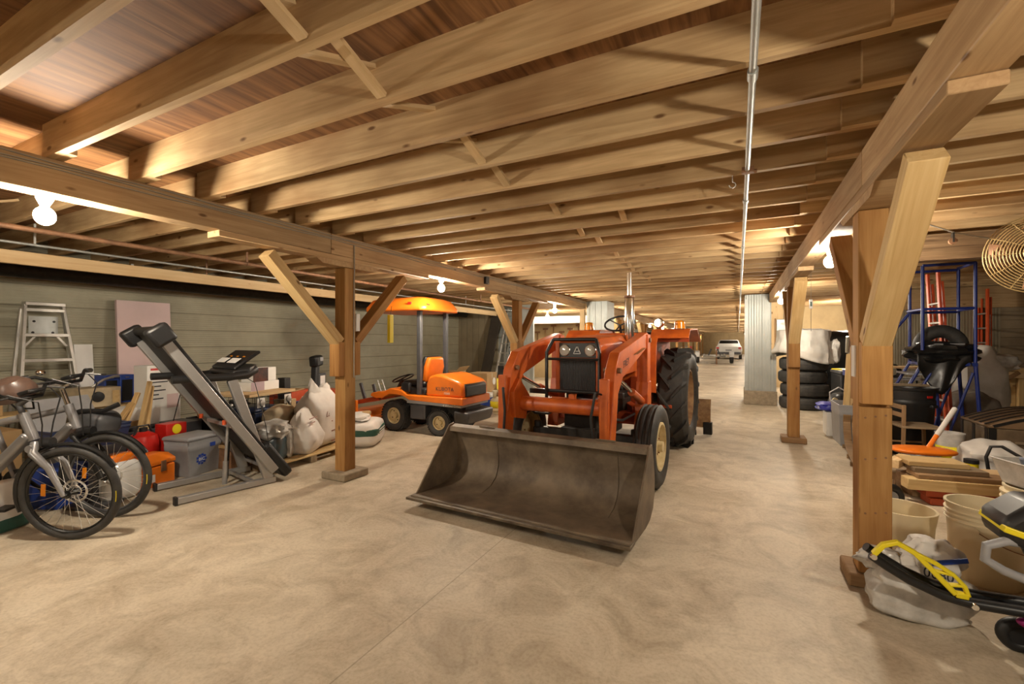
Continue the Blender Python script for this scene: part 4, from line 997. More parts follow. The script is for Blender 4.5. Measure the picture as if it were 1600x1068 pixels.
# ---- pallet and sacks
pa = thing('pallet', 'thin wooden pallet under the white sacks behind the left post', 'pallet', (-4.58, 3.40, 0), .05)
for k in range(5): board('slat', (-.26+.13*k, -.42, .085), (-.26+.13*k, .62, .085), .10, .018, W_YEL, pa)
for y in (-.38, .1, .56): board('runner', (-.31, y, .038), (.31, y, .038), .08, .074, W_PLANK, pa)
def pinch(zt, k):
    def f(p):
        if p.z > zt: 
            u = (p.z-zt); return V((p.x*max(.25, 1-k*u), p.y*(1+.2*u), p.z))
        return p
    return f
s1 = thing('white_sack', 'tall white woven sack with pointed ears right behind the left post', 'sack', (-4.62, 3.86, .096), .35)
MB().blob((0, 0, .35), (.21, .29, .35), .5, .035, 4, 36, 28, top=pinch(.12, 3.2), flat=0, fine=.012).build('sack_body', M_WHITEP, s1)
MB().blob((.02, -.13, .66), (.05, .10, .17), 1.1, .10, 14, 24, 18, fine=.03, top=lambda p: V((p.x, p.y*(1-.75*max(0, p.z)/.17)-.35*max(0, p.z), p.z))).build('sack_ear', M_WHITEP, s1)
MB().blob((.0, .14, .63), (.05, .12, .12), 1.0, .10, 17, 24, 18, fine=.03).build('sack_ear', M_WHITEP, s1)
txt('Lunas', .09, M_INKBR, s1, (.205, -.08, .40), (PI/2, 0, PI/2), shear=.3)
for k in range(3): MB().box(.200, .2075, -.06, .20-.06*k, .30-.12*k, .312-.12*k).build('print_line', M_INKBR, s1)
s2 = thing('slumped_white_sack', 'slumped white sack leaning left of the tall sack on the pallet', 'sack', (-4.44, 3.50, .096), .5)
MB().blob((0, .05, .25), (.17, .24, .26), .62, .07, 9, 40, 30, top=pinch(-.02, 2.9), flat=0, fine=.035).build('sack_body', M_WHITEP, s2)
for k in range(2): MB().at((.14, -.06, .40-.05*k), ry=-.45).box(0, .003, -.10, .10-.05*k, 0, .012).build('print_line', M_INKBR, s2)
s3 = thing('open_bag', 'open teal printed bag with crumpled white plastic top by the treadmill', 'bag', (-4.44, 3.13, .096), .5)
MB().blob((0, 0, .14), (.13, .15, .14), .5, .03, 12, 30, 20, flat=0, fine=.01).build('bag_body', mat('teal_printed_bag', (.02, .07, .10), .4, 0, c2=(.06, .05, .04), scale=6), s3)
MB().blob((0, -.02, .33), (.16, .18, .10), .8, .16, 15, 34, 22, fine=.06).build('plastic_top', M_CLEAR, s3)
MB().blob((.13, .10, .17), (.035, .07, .16), .7, .10, 16, 22, 18, fine=.04).build('plastic_tail', M_CLEAR, s3)
s4 = thing('brown_sack', 'flat brown paper sack lying behind the slumped white sack', 'sack', (-4.80, 3.46, .096), .4)
MB().blob((0, 0, .26), (.11, .22, .26), .5, .05, 19, flat=0, fine=.01).build('sack_body', M_TAN, s4)
s5 = thing('green_feed_sack', 'white sack with dark green band on the floor right of the left post', 'sack', (-4.50, 4.48, 0), .55)
MB().blob((0, 0, .16), (.24, .33, .165), .45, .03, 22, 36, 24, flat=0, fine=.01).build('sack_body', M_WHITEP, s5)
MB().blob((.004, 0, .19), (.243, .333, .055), .35, .0, 22, 36, 10).build('green_band', M_GREEN, s5)
for k in range(2): MB().box(.246, .2485, -.16, .16, .20-.035*k, .215-.035*k).build('print_line', M_PAPER, s5)
s6 = thing('folded_bag', 'tan and white folded bag lying on the green banded sack', 'bag', (-4.52, 4.46, .325), .7)
MB().blob((0, 0, .04), (.12, .26, .045), .6, .08, 25, fine=.03).build('bag_body', M_WHITEP, s6)
MB().blob((.06, .1, .065), (.06, .13, .025), .6, .05, 26).build('tan_flap', M_CARD, s6)
# small oddments on pallet back: board, rag
rg = thing('grey_rag', 'crumpled beige rag on boards right of the wire crate', 'rag', (-5.02, 4.25, .40), .2)
MB().blob((0, 0, .05), (.12, .18, .06), .8, .15, 31, fine=.05).build('cloth', M_TAN, rg)
carton('rag_crate', 'grey slatted crate under the beige rag', 'crate', (-5.05, 4.3, 0), (.36, .5, .40), M_DGREY, .25, False)
bd_ = thing('scrap_board', 'weathered scrap board leaning on the crate behind the sacks', 'board', (-5.05, 4.42, .48), .3)
board('plank', (0, -.38, .0), (.05, .34, .14), .14, .025, W_PLANK, bd_)

# ---- middle back: cartons, cooler, gas bottle, ladder, cart
bc_ = carton('brown_carton', 'brown carton with a round white sticker behind the mower', 'box', (-4.80, 8.12, .36), (.46, .52, .36), M_CARD, .1)
MB().lathe([(0, 0), (.075, 0), (.075, .003), (0, .003)], (.231, .10, .18), 'X', 20).build('round_sticker', M_PAPER, bc_)
carton('plain_carton', 'plain carton under the brown stickered carton', 'box', (-4.80, 8.14, 0), (.46, .55, .36), M_CARD, .1)
ck = thing('cooler', 'blue cooler with a white lid behind the mower', 'cooler', (-4.45, 7.62, 0), .1)
MB().rings([[(-.2, -.16, 0), (.2, -.16, 0), (.2, .16, 0), (-.2, .16, 0)], [(-.22, -.18, .3), (.22, -.18, .3), (.22, .18, .3), (-.22, .18, .3)]]).build('tub', M_BLUE, ck, .02)
MB().rings([[(-.23, -.19, .3), (.23, -.19, .3), (.23, .19, .3), (-.23, .19, .3)], [(-.22, -.18, .36), (.22, -.18, .36), (.22, .18, .36), (-.22, .18, .36)]]).build('lid', M_WHITE, ck, .015)
pt = thing('propane_tank', 'cream propane cylinder with yellow label beside the blue cooler', 'gas cylinder', (-4.05, 7.45, 0), .2)
MB().lathe([(0, .03), (.09, .03), (.15, .08), (.155, .20), (.14, .28), (.07, .33), (0, .335)], n=28).build('cylinder', M_PAIL, pt)
MB().lathe([(.09, 0), (.095, .05)], n=24).build('foot_ring', M_PAIL, pt, solid=.006)
MB().lathe([(.1565, .13), (.157, .25)], n=20, a0=-2.6, a1=-.4).build('yellow_label', M_YEL, pt, solid=.002)
MB().lathe([(.10, .32), (.10, .44)], n=20, a0=.6, a1=4.6).build('collar', M_PAIL, pt, solid=.006)
MB().cyl((0, 0, .33), (0, 0, .41), .025).build('valve', M_RUST, pt)
sb2 = thing('stool_shell', 'black moulded seat shell behind the gas cylinder', 'seat', (-4.35, 8.45, 0), .6)
MB().strip([(-.2, .5), (-.05, .46), (.12, .5), (.2, .7), (.2, .85)], .03, -.2, .2).build('shell', M_BLACK, sb2, .01)
MB().box(-.03, .03, -.03, .03, .03, .47).box(-.2, .2, -.2, .2, 0, .03).build('stand', M_BLACK, sb2)
yb = thing('yellow_crate', 'yellow plastic bin behind the brown stickered carton', 'bin', (-5.35, 9.0, 0), .1)
MB().box(-.3, .3, -.35, .35, .0, .42).build('tub', M_YEL, yb, .02)
MB().box(-.32, .32, -.37, .37, .42, .5).build('rim', M_YEL, yb, .01)
carton('open_carton', 'open brown carton with paper inside behind the mower roll bar', 'box', (-5.32, 7.68, .44), (.5, .6, .32), M_CARD, .2, False, True)
carton('carton_stand', 'stained carton under the open brown carton', 'box', (-5.34, 7.68, 0), (.55, .62, .44), M_CARD, .2)
cl2 = thing('white_bundle', 'bundle of white plastic and cloth between the open carton and the mower hood', 'bundle', (-4.95, 7.25, 0), .2)
MB().blob((0, 0, .35), (.17, .15, .35), .7, .10, 33, flat=0, fine=.05).build('cloth', M_CLEAR, cl2)
MB().blob((.12, .12, .60), (.09, .12, .08), .8, .1, 34).build('black_cloth', M_BLACK, cl2)
t = thing('aluminium_ladder', 'aluminium ladder leaning on the grey partition left of the second post', 'ladder', (-5.62, 10.55, 0), 0)
for s in (-1, 1): MB().bar((s*.2, -.15, 0), (s*.17, .68, 2.3), .035, .07).build('side_rail', M_ALU, t, .004)
for k in range(8):
    z = .28+.26*k; f = z/2.3
    MB().box(-.19, .19, -.15+.83*f-.035, -.15+.83*f+.035, z-.012, z+.012).build('rung', M_ALU, t)
for s in (-1, 1): MB().bar((s*.24, .45, 0), (s*.19, .70, 2.0), .025, .04).build('rear_rail', M_ALU, t)
pk = thing('dark_plank', 'dark tall plank leaning on the vertical boards left of the ladder', 'plank', (-6.2, 10.95, 0), 0)
board('plank', (-.15, -.2, 0), (.08, .24, 2.15), .30, .04, mat('charred_plank', (.05, .04, .03), .7), pk, up=(0, 1, 0))
cp = thing('hand_cart', 'black pallet jack handle standing beside the second left post', 'hand truck', (-4.45, 8.9, 0), .3)
MB().tube([(0, 0, .1), (0, .05, 1.02)], .02, 8).tube([(0, .05, 1.02), (-.10, .06, 1.10), (-.11, .07, 1.24), (.11, .07, 1.24), (.10, .06, 1.10), (0, .05, 1.02)], .016, 8).build('handle', M_BLKPAINT, cp)
MB().box(-.2, .2, -.1, .3, .05, .12).build('chassis', M_RUST, cp, .01)
for s in (-1, 1): MB().cyl((s*.18, .1, .05), (s*.23, .1, .05), .05).build('wheel', M_RUBBER, cp)
# ---- long rail, pipes and wires under the left joists
rl = thing('hanging_rail', 'long pale timber rail hung under the left joists near the wall', 'rail', (-5.8, 3, 2.06))
board('rail_board', (0, -7.5, .06), (0, 7.55, .06), .05, .12, W_PALE, rl)
for k in range(5): MB().box(-.004, .004, -6.0+3.1*k, -5.98+3.1*k, .12, .325).build('hanger', M_RUST, rl)
pp = thing('rusty_pipe', 'rusty pipe running lengthwise under the left joists', 'pipe', (-5.0, 3, 2.25))
MB().cyl((0, -7.9, 0), (0, 8.2, 0), .021).build('pipe', M_RUST, pp)
for k in range(5): MB().torus((0, -5+2.6*k, 0), .024, .004, 'Y', 16, 5).box(-.006, .006, -5+2.6*k-.01, -5+2.6*k+.01, .02, .135).build('strap', M_RUST, pp)
p2_ = thing('thin_conduit', 'thin grey conduit between the rusty pipe and the pale rail', 'pipe', (-5.45, 3, 2.20))
MB().cyl((0, -7.9, 0), (0, 8.2, 0), .011).build('pipe', M_GALV, p2_)
for k in range(6): MB().box(-.003, .003, -6+2.3*k, -5.985+2.3*k, .0, .185).build('hook', M_GALV, p2_)
cb = thing('wall_duct', 'dark round duct running along the top of the left wall', 'duct', (-7.12, 3, 2.16))
MB().cyl((0, -7.9, 0), (0, 8.1, 0), .085).build('duct', M_ENGINE, cb)
for k in range(5): MB().box(-.01, .01, -6+3*k, -5.97+3*k, .08, .225).build('strap', M_GALV, cb)
for k, z in enumerate((2.38, 2.36, 2.34)):
    wv = MB(); pts = []
    for i in range(60):
        y = -4.5+.268*i; pts.append((XL+BW/2+.006, y, z+.006*math.sin(i*1.7+k*2)))
    o = wv.tube(pts, .0045, 5).build('beam_cable', M_WIRE); tag(o, ('uppermost', 'middle', 'lowest')[k]+' of three cables stapled along the left beam', 'cable', 'cables on the left beam')
jb = thing('junction_box', 'small black junction box on the left beam past the mower', 'box', (XL+BW/2+.012, 5.98, 2.30))
MB().box(-.012, .03, -.05, .05, -.05, .06).build('box', M_BLKPAINT, jb, .004)
vc = MB().tube([(XL+BW/2+.006, 3.33, 2.34), (XL+BW/2+.01, 3.33, 2.10), (XL+.08, 3.33, 2.0), (XL+.078, 3.33, 1.0)], .006, 6).build('post_cable', M_WIRE); tag(vc, 'cable running down the near left post', 'cable')
sw_ = thing('white_switch', 'white switch box on the right side of the near left post', 'switch', (XL+.03, 3.387, 1.56)); 
MB().box(-.05, .05, -.025, .025, -.09, .09).build('case', M_WHITE, sw_, .006); MB().box(-.012, .012, .025, .032, -.02, .02).build('toggle', M_GREY, sw_)
ys = thing('yellow_level', 'yellow strip hanging from the knee brace left of the mower canopy', 'level', (XL, 3.95, 1.35))
MB().box(-.02, .02, -.03, .03, 0, .32).build('body', M_YEL, ys, .004); MB().cyl((0, 0, .32), (0, .02, .42), .003, n=6).build('cord', M_BLACK, ys)
# ================================================================== conduit and hook under the joists of the aisle
cdt = thing('conduit_pipe', 'long galvanised conduit running lengthwise under the aisle joists', 'pipe', (.05, 5, 2.376))
MB().cyl((0, -8, 0), (0, 45, 0), .0135, n=14).build('pipe', M_GALV, cdt)
for y in (-3.1, -1.4, .35, 2.1, 5.6):
    MB().cyl((0, y, 0), (0, y+.06, 0), .019, n=14).build('coupling', M_GALV, cdt)
MB().box(-.03, .035, -2.02, -1.98, -.016, .018).cyl((.035, -2.0, -.01), (.05, -2.0, -.01), .012).build('clamp', M_RUST, cdt)
hk = thing('s_hook', 'small pale metal hook hanging beside the ceiling conduit', 'hook', (-.03, 3.12, 2.34))
MB().tube([(0, 0, .06), (0, 0, .02)]+[(.018*math.cos(a)-.0, 0, -.0+.018*math.sin(a)) for a in (1.57, .8, 0, -.8, -1.57, -2.4, -3.1)], .0035, 6).build('hook', M_ALU, hk)

# ================================================================== tires, panel, clutter beyond the second right post
tire = None
for k in range(4):
    if tire is None:
        tire = thing('tire', 'bottom truck tire of the stack behind the second right post', 'tire', (1.20, 10.93, 0), 0, 'tires in the tall stack')
        pr = [(.22, .03), (.26, .012), (.36, .0), (.415, .03), (.43, .07), (.432, .13), (.43, .19), (.415, .23), (.36, .26), (.26, .248), (.22, .23)]
        MB().lathe(pr, n=44).build('tyre_carcass', M_TYRE, tire)
        MB().lathe([(.433, .10), (.424, .105), (.424, .115), (.433, .12)], n=44).lathe([(.433, .16), (.424, .165), (.424, .175), (.433, .18)], n=44).build('tread_groove', M_RUBBER, tire)
    else:
        copy_tree(tire, (1.20+.02*math.sin(k*2.1), 10.93+.015*math.cos(k*3), .262*k), label=('second truck tire up in the stack', 'third truck tire up in the stack', 'fourth truck tire up, just below the white cover', 'fifth truck tire of the stack, under the white cover', 'topmost truck tire hidden under the white cover')[k-1])
wc = thing('white_cover', 'crumpled white canvas cover draped over the top of the tire stack', 'cover', (1.20, 10.93, 1.05), 0)
def cov(u, v):
    a = 2*PI*u; n_ = noise.noise(V((math.cos(a)*2.1, math.sin(a)*2.1, v*3)))*.07+noise.noise(V((math.cos(a)*5, math.sin(a)*5, v*6)))*.045+.015*math.sin(14*a+6*v)
    if v < .35: r = .46*(v/.35)**.6; z = .56-.02*v+n_*.4
    else:
        w = (v-.35)/.65; r = .46+.05*w+n_*(.3+w); z = .55-w*(.50+.22*max(0, math.cos(a+.6))**3+.05*math.sin(3*a))
    return (r*math.cos(a), r*math.sin(a), z)
MB().grid(cov, 56, 22).build('cloth', M_CANVAS, wc, solid=.006)
MB().blob((.52, -.10, .12), (.09, .13, .24), .8, .12, 41, fine=.04).build('hanging_corner', M_CANVAS, wc)
ep = thing('electric_panel', 'grey electrical panel on a plywood board left of the tire stack', 'electrical panel', (.84, 11.06, 0))
board('back_board', (-.09, .02, 1.20), (-.09, .02, 2.35), .22, .02, W_PALE, ep, up=(0, 1, 0)); board('back_board', (.12, .02, 1.20), (.12, .02, 2.35), .19, .02, W_YEL, ep, up=(0, 1, 0))
board('frame', (-.13, -.02, 1.30), (-.13, -.02, 1.86), .03, .03, W_BROWN, ep, up=(0, 1, 0)); board('frame', (-.13, -.02, 1.30), (.2, -.02, 1.30), .03, .03, W_BROWN, ep)
MB().box(-.11, .19, -.07, .005, 1.34, 1.84).build('panel_box', M_GALV, ep, .008)
MB().box(-.03, .12, -.073, -.07, 1.72, 1.77).build('handle_plate', M_PAPER, ep)
MB().box(-.02, .03, -.073, -.07, 1.50, 1.57).box(.05, .10, -.073, -.07, 1.50, 1.57).build('printed_label', M_DGREY, ep)
for k in range(3): MB().tube([(.02+.04*k, -.02, 1.84), (.03+.05*k, -.03, 2.0), (.0+.05*k, -.02, 2.15), (.02+.04*k, .0, 2.36)], .006, 6).build('cable', M_WIRE, ep)
ps = thing('pull_switch', 'small white pull switch hanging on a cord beside the second right post', 'switch', (.86, 7.05, 1.80))
MB().box(-.018, .018, -.012, .012, 0, .12).build('body', M_WHITE, ps, .004); MB().cyl((0, 0, -.30), (0, 0, 0), .003, n=6).build('cord', M_BLACK, ps); MB().cyl((0, 0, .12), (0, 0, .595), .003, n=6).build('hanger', M_WIRE, ps); MB().box(-.01, .01, -.0135, -.0125, .03, .09).build('display', M_GREEN, ps)
hm = thing('black_hump', 'black covered rounded hump behind the white cover and tires', 'covered object', (2.15, 12.9, 0))
MB().blob((0, 0, .78), (.55, .6, .85), .45, .02, 51, flat=0).build('cover', M_TARP, hm)
bkx = thing('lidded_box', 'black lidded box with papers on top right of the tires', 'box', (1.80, 9.78, 0), .05)
MB().box(-.24, .24, -.35, .35, 0, .80).build('case', M_BLACK, bkx, .02); MB().box(-.25, .25, -.36, .36, .80, .86).build('lid', M_DGREY, bkx, .015)
for k, (m_, dx) in enumerate(((M_PAPER, -.05), (M_RED, .04), (M_YEL, -.12))):
    o = MB().box(-.10, .10, -.13, .13, 0, .02).build('magazine', m_); o.location = (1.80+dx, 9.62+.12*k, .862+.0); o.rotation_euler = (0, 0, .4*k)
    tag(o, ('white magazine lying on the black lidded box', 'red magazine lying on the black lidded box', 'yellow magazine lying on the black lidded box')[k], 'magazine', 'magazines on the black box')
mo = thing('outboard_motor', 'chrome and blue outboard motor on a stand behind the near right post', 'motor', (1.53, 8.30, 0), .2)
MB().box(-.03, .03, -.03, .03, .04, .95).box(-.1, .1, -.1, .1, 0, .04).build('stand', M_BLUEP, mo, .004)
MB().cyl((0, 0, .95), (0, 0, 1.16), .07).cyl((0, 0, 1.2), (0, -.02, 1.44), .085).ball((0, -.05, 1.16), .075, 14, 10).cyl((.04, -.08, .78), (.04, -.05, 1.0), .04).build('engine_head', M_CHROME, mo)
MB().box(-.1, .1, -.06, .06, .86, .94).tube([(0, -.1, .7), (.05, -.12, .9), (.02, -.1, 1.1)], .012, 6).build('bracket', M_BLUEP, mo); MB().box(-.05, .03, -.10, -.03, .60, .72).build('wood_block', W_YEL, mo)
MB().box(-.02, .03, -.12, -.09, 1.22, 1.3).build('orange_cap', M_ORANGE2, mo)
gt2 = tote('grey_tote', 'tall open grey tote standing behind the near right post with planks in it', (1.36, 7.44, 0), (.36, .58, .54), M_GREY, .0)
for k, (a, b) in enumerate((((1.25, 7.26, .04), (1.33, 7.36, 1.20)), ((1.30, 7.36, .04), (1.39, 7.46, 1.30)))):
    o = board('plank', a, b, .07, .03, W_PALE if k else W_YEL, None); tag(o, ('nearer pale plank leaning out of the tall grey tote', 'farther longer plank leaning out of the tall grey tote')[k], 'plank')
carton('white_carton', 'white carton with a dark hand hole left of the tall grey tote', 'box', (1.27, 8.02, 0), (.24, .34, .34), M_PAPER, .0, False)
bt2 = thing('blue_tarp_roll', 'rolled bright blue tarp lying on the white carton', 'tarp', (1.25, 8.06, .34), .1)
MB().blob((0, 0, .065), (.20, .15, .065), .6, .08, 55, fine=.03).build('roll', mat('blue_tarp', (.04, .05, .42), .4, 0, .2, 10, bump=.2), bt2)
gc = thing('hand_pump', 'black motor with a looped white cable behind the blue tarp roll', 'motor', (1.45, 8.65, 0), .1)
MB().blob((0, 0, .28), (.16, .18, .28), .6, .04, 57, flat=0).build('housing', M_BLACK, gc)
MB().tube([(-.12, -.15, .36), (-.19, -.2, .42), (-.2, -.2, .58), (-.08, -.19, .66), (.02, -.16, .60)], .010, 6).build('cable_loop', M_PAPER, gc)
MB().cyl((-.12, -.19, .46), (-.12, -.15, .46), .035).build('plug', M_CREAM, gc)

# curled wooden toboggan lying along the clutter
tb = thing('toboggan', 'brown curled wooden toboggan on the floor left of the near right post', 'sled', (1.33, 6.45, 0), -.10)
prf = [(.55, .05), (.2, .045), (-.25, .05), (-.45, .09), (-.60, .20), (-.66, .33), (-.60, .43)]
for k in range(4): MB().strip([(-y, z) for y, z in prf], .014, -.18+.09*k, -.10+.09*k).build('slat', W_BROWN, tb, .003)
for y in (-.6, 0, .4): MB().box(-.19, .19, -y-.02, -y+.02, .0, .045).build('cross_bar', W_BROWN, tb)
gp = thing('dark_mat', 'rolled dark grey mat lying right of the near right post', 'mat', (1.74, 6.13, 0), .1)
MB().blob((0, 0, .11), (.12, .26, .10), .6, .03, 61, flat=0).build('roll', M_DGREY, gp)
# small chair
ch = thing('wooden_chair', 'small old wooden chair in front of the black trash can', 'chair', (1.78, 6.58, 0), .15)
for (dx, dy) in ((-.16, -.16), (.16, -.16), (-.16, .16), (.16, .16)): board('leg', (dx*1.1, dy*1.1, 0), (dx, dy, .41 if dx > 0 else .66), .032, .032, W_BROWN, ch, up=(0, 1, 0))
MB().box(-.19, .19, -.19, .19, .405, .43).build('seat', W_PLANK, ch, .006)
for z in (.54, .63): board('back_rail', (-.16, -.16, z), (-.16, .16, z), .02, .05, W_BROWN, ch)
for (a, b) in (((-.16, -.16, .2), (.16, -.16, .2)), ((-.16, .16, .2), (.16, .16, .2)), ((.16, -.16, .15), (.16, .16, .15))): board('stretcher', a, b, .02, .02, W_BROWN, ch)
# trash can
tc = thing('trash_can', 'large round black trash can with a small red label behind the near right post', 'bin', (1.85, 7.12, 0))
MB().lathe([(0, .01), (.225, .0), (.235, .02), (.265, .60), (.275, .62), (.275, .66), (.268, .67), (.275, .78), (.295, .785), (.30, .81), (.285, .815), (.27, .78), (.22, .03), (0, .03)], n=40).build('can', M_BLACK, tc)
MB().at(rz=-.95).box(.272, .281, -.035, .035, .70, .725).build('red_label', M_RED, tc)
MB().at(rz=-.75).box(.255, .30, -.05, .05, .58, .62).build('handle', M_BLACK, tc, .01); MB().at(rz=1.9).box(.255, .30, -.05, .05, .58, .62).build('handle', M_BLACK, tc, .01)
bo = thing('grey_board', 'grey weathered board lying across the black trash can rim', 'board', (1.81, 7.08, .818), .2)
board('plank', (-.32, 0, .014), (.25, .04, .014), .16, .024, W_PLANK, bo)

# ================================================================== blue rolling stair with black tarp
rs = thing('rolling_stair', 'blue tubular rolling stair with platform and guard rails', 'rolling stair', (2.37, 7.70, 0))
xa, xb, ya, yb_ = -.25, .25, -.18, .30
PZ, TZ = 1.10, 2.355
def tb_(pts, name='rail', r=.018): return MB().tube(pts, r, 10).build(name, M_BLUEP, rs)
for (x, y) in ((xa, ya), (xb, ya), (xa, yb_), (xb, yb_)): tb_([(x, y, PZ-.02), (x, y, TZ-.02)], 'guard_post')
for z in (TZ-.015, 1.78):
    tb_([(xa, ya, z), (xb, ya, z)], 'guard_rail'); tb_([(xa, yb_, z-.02), (xb, yb_, z-.02)], 'guard_rail'); tb_([(xb, ya, z), (xb, yb_, z)], 'guard_rail')
    tb_([(xa, yb_, z-.02), (xa-.30, yb_, z-.45)], 'hand_rail'); tb_([(xa, ya, z), (xa-.02, yb_, z)], 'guard_rail') if z < 2 else None
MB().box(xa-.02, xb+.02, ya-.02, yb_+.02, PZ-.04, PZ).build('platform', M_BLUEP, rs, .004)
for y in (ya, yb_):
    tb_([(xb, y, PZ), (xb+.06, y, 0.06)], 'leg', .02); tb_([(xb-.02, y, PZ-.12), (xb-.22, y, .30), (xb-.26, y, 0.06)], 'brace', .015)
tb_([(.02, yb_, PZ), (.06, yb_, .06)], 'leg')
for x, y in ((0, ya-.02), (.0, ya-.36)):
    pass
for k, y in enumerate((ya, yb_)):
    tb_([(xa, y, PZ-.02), (xa-.50, y-.05, .06)], 'stringer', .018); tb_([(xa+.13, y, PZ-.03), (xa-.34, y-.04, .10)], 'stringer', .016)
for k in range(4):
    t_ = (k+.6)/4.2
    MB().at((xa-.45*t_+.02, -.02-.05*t_, PZ-.02-.95*t_)).box(-.10, .12, -.16, .34, -.012, .012).build('tread', M_BLUEP if k else M_GREY, rs, .003)
for (x, y) in ((xb+.06, ya), (xb+.06, yb_), (xa-.50, ya-.05)): MB().lathe([(0, -.015), (.03, -.015), (.03, .015), (0, .015)], (x, y, .03), 'Y', 14).build('caster', M_RUBBER, rs)
bt = thing('black_tarp', 'black plastic bundle with a tire lying on the blue stair platform', 'tarp', (2.36, 7.72, PZ), 0)
MB().torus((0, .03, .20), .20, .085, 'Y', 30, 12).build('tire', M_TYRE, bt)
MB().blob((0, 0, .12), (.34, .26, .15), .8, .13, 63, fine=.06).build('plastic', M_TARP, bt)
def drp(u, v):
    x = -.30+.52*u; n_ = .03*math.sin(9*u)+.02*math.sin(17*u+v*5)
    return (x, -.22+n_*v-.03*v, .10-v*(.38*math.exp(-((u-.42)*3.2)**2)+.12))
MB().grid(drp, 30, 10).build('hanging_sheet', M_TARP, bt, solid=.006)
MB().at((.1, -.17, .22), rx=-.9).cb((0, 0, 0), (.14, .05, .01)).build('grey_label', M_GREY, bt)
# extension ladders
def ext_ladder(label, x, y, top, lx, ly):
    t = thing('extension_ladder', label, 'ladder', (x, y, 0))
    for s in (0, 1): board('side_rail', (lx[0], s*.38+ly[0], 0.0), (lx[1], s*.38+ly[1], top), .028, .075, M_REDORG, t, up=(0, 1, 0), bev=.003)
    for s in (0, 1): board('fly_rail', (lx[0]+.045, s*.34+.02+ly[0], .3), (lx[1]+.045, s*.34+.02+ly[1], top-.15), .026, .065, M_REDORG, t, up=(0, 1, 0), bev=.003)
    for k in range(7):
        f = .12+.115*k; xx = lx[0]+(lx[1]-lx[0])*f; yy = ly[0]+(ly[1]-ly[0])*f
        MB().cyl((xx, yy, top*f), (xx, yy+.38, top*f), .016, n=10).build('rung', M_ALU, t)
    MB().box(lx[1]+.03, lx[1]+.034, ly[1]-.02, ly[1]+.02, top*.55, top*.8).build('white_decal', M_PAPER, t)
    return t
ext_ladder('orange extension ladder standing behind the blue rolling stair', 2.52, 8.12, 2.34, (.03, -.07), (0, 0))
ext_ladder('orange extension ladder leaning on the plank wall behind the workbench', 4.02, 10.85, 2.32, (0, 0), (.23, .23))
ol = board('orange_plank', (1.98, 8.75, 0), (1.90, 8.75, 1.55), .09, .04, M_REDORG, None, up=(0, 1, 0)); tag(ol, 'upright orange bar behind the trash can beside the near right post', 'bar')
# white wrapped object and low shelf behind the stair
ww = thing('wrapped_machine', 'white sheet wrapped object standing behind the legs of the blue stair', 'covered object', (3.22, 9.55, 0), .1)
MB().blob((0, 0, .62), (.42, .36, .68), .6, .07, 71, 36, 26, flat=0, fine=.03).build('sheet', M_CANVAS, ww)
MB().blob((.30, -.1, 1.05), (.28, .18, .14), .8, .10, 72, fine=.05).build('clear_wrap', M_CLEAR, ww)
gd_ = thing('grey_tarp_heap', 'grey brown tarp heap on the floor between the stair legs and trunk', 'tarp', (2.95, 8.75, 0), .2)
MB().blob((0, 0, .30), (.34, .30, .34), .7, .08, 74, flat=0, fine=.03).build('tarp', mat('grey_brown_tarp', (.17, .14, .11), .7, 0, .3, 8), gd_)
shf = thing('metal_shelf', 'low grey metal shelf behind the trash can', 'shelf', (2.15, 9.15, 0))
for z in (.18, .48, .78): MB().box(-.42, .42, -.2, .2, z-.012, z+.012).build('shelf_board', M_GREY, shf)
for (dx, dy) in ((-.41, -.19), (.41, -.19), (-.41, .19), (.41, .19)): MB().box(dx-.012, dx+.012, dy-.012, dy+.012, 0, .95).build('upright', M_DGREY, shf)
cw = thing('wire_coil', 'coil of black wire lying on the metal shelf', 'coil', (2.2, 9.12, .792))
for k in range(4): MB().torus((0, 0, .10+.0*k), .11-.012*k, .012, 'Y', 24, 6).build('wire_turn', M_RUBBER, cw)
pw = board('shelf_plank', (1.75, 9.0, .965), (2.55, 9.05, .965), .30, .03, W_PALE, None); tag(pw, 'pale plank lying on top of the low metal shelf', 'plank')
# work bench with wooden cabinet
wbn = thing('workbench', 'rough wooden workbench with plank top against the plank wall at right', 'workbench', (4.45, 10.85, 0))
board('bench_top', (-.85, 0, .89), (1.1, 0, .89), .40, .045, W_YEL, wbn)
for (dx, dy) in ((-.78, -.15), (-.15, -.15), (.45, -.15), (1.0, -.15), (-.78, .15), (1.0, .15)): board('leg', (dx, dy, 0), (dx, dy, .865), .09, .09, W_YEL, wbn, up=(0, 1, 0))
board('apron', (-.8, -.21, .80), (1.05, -.21, .80), .03, .10, W_PALE, wbn); board('lower_rail', (-.1, -.21, .30), (1.05, -.21, .30), .03, .07, W_BROWN, wbn); board('brace', (-.7, -.22, .45), (-.2, -.22, .85), .02, .07, W_BROWN, wbn)
MB().box(-.72, -.2, -.12, .14, .03, .84).build('cabinet_panel', W_YEL, wbn, .004)
for k in range(3): MB().box(.0+.36*k, .30+.36*k, -.05, .15, .36, .70).build('dark_crate', M_BLACK, wbn, .01)
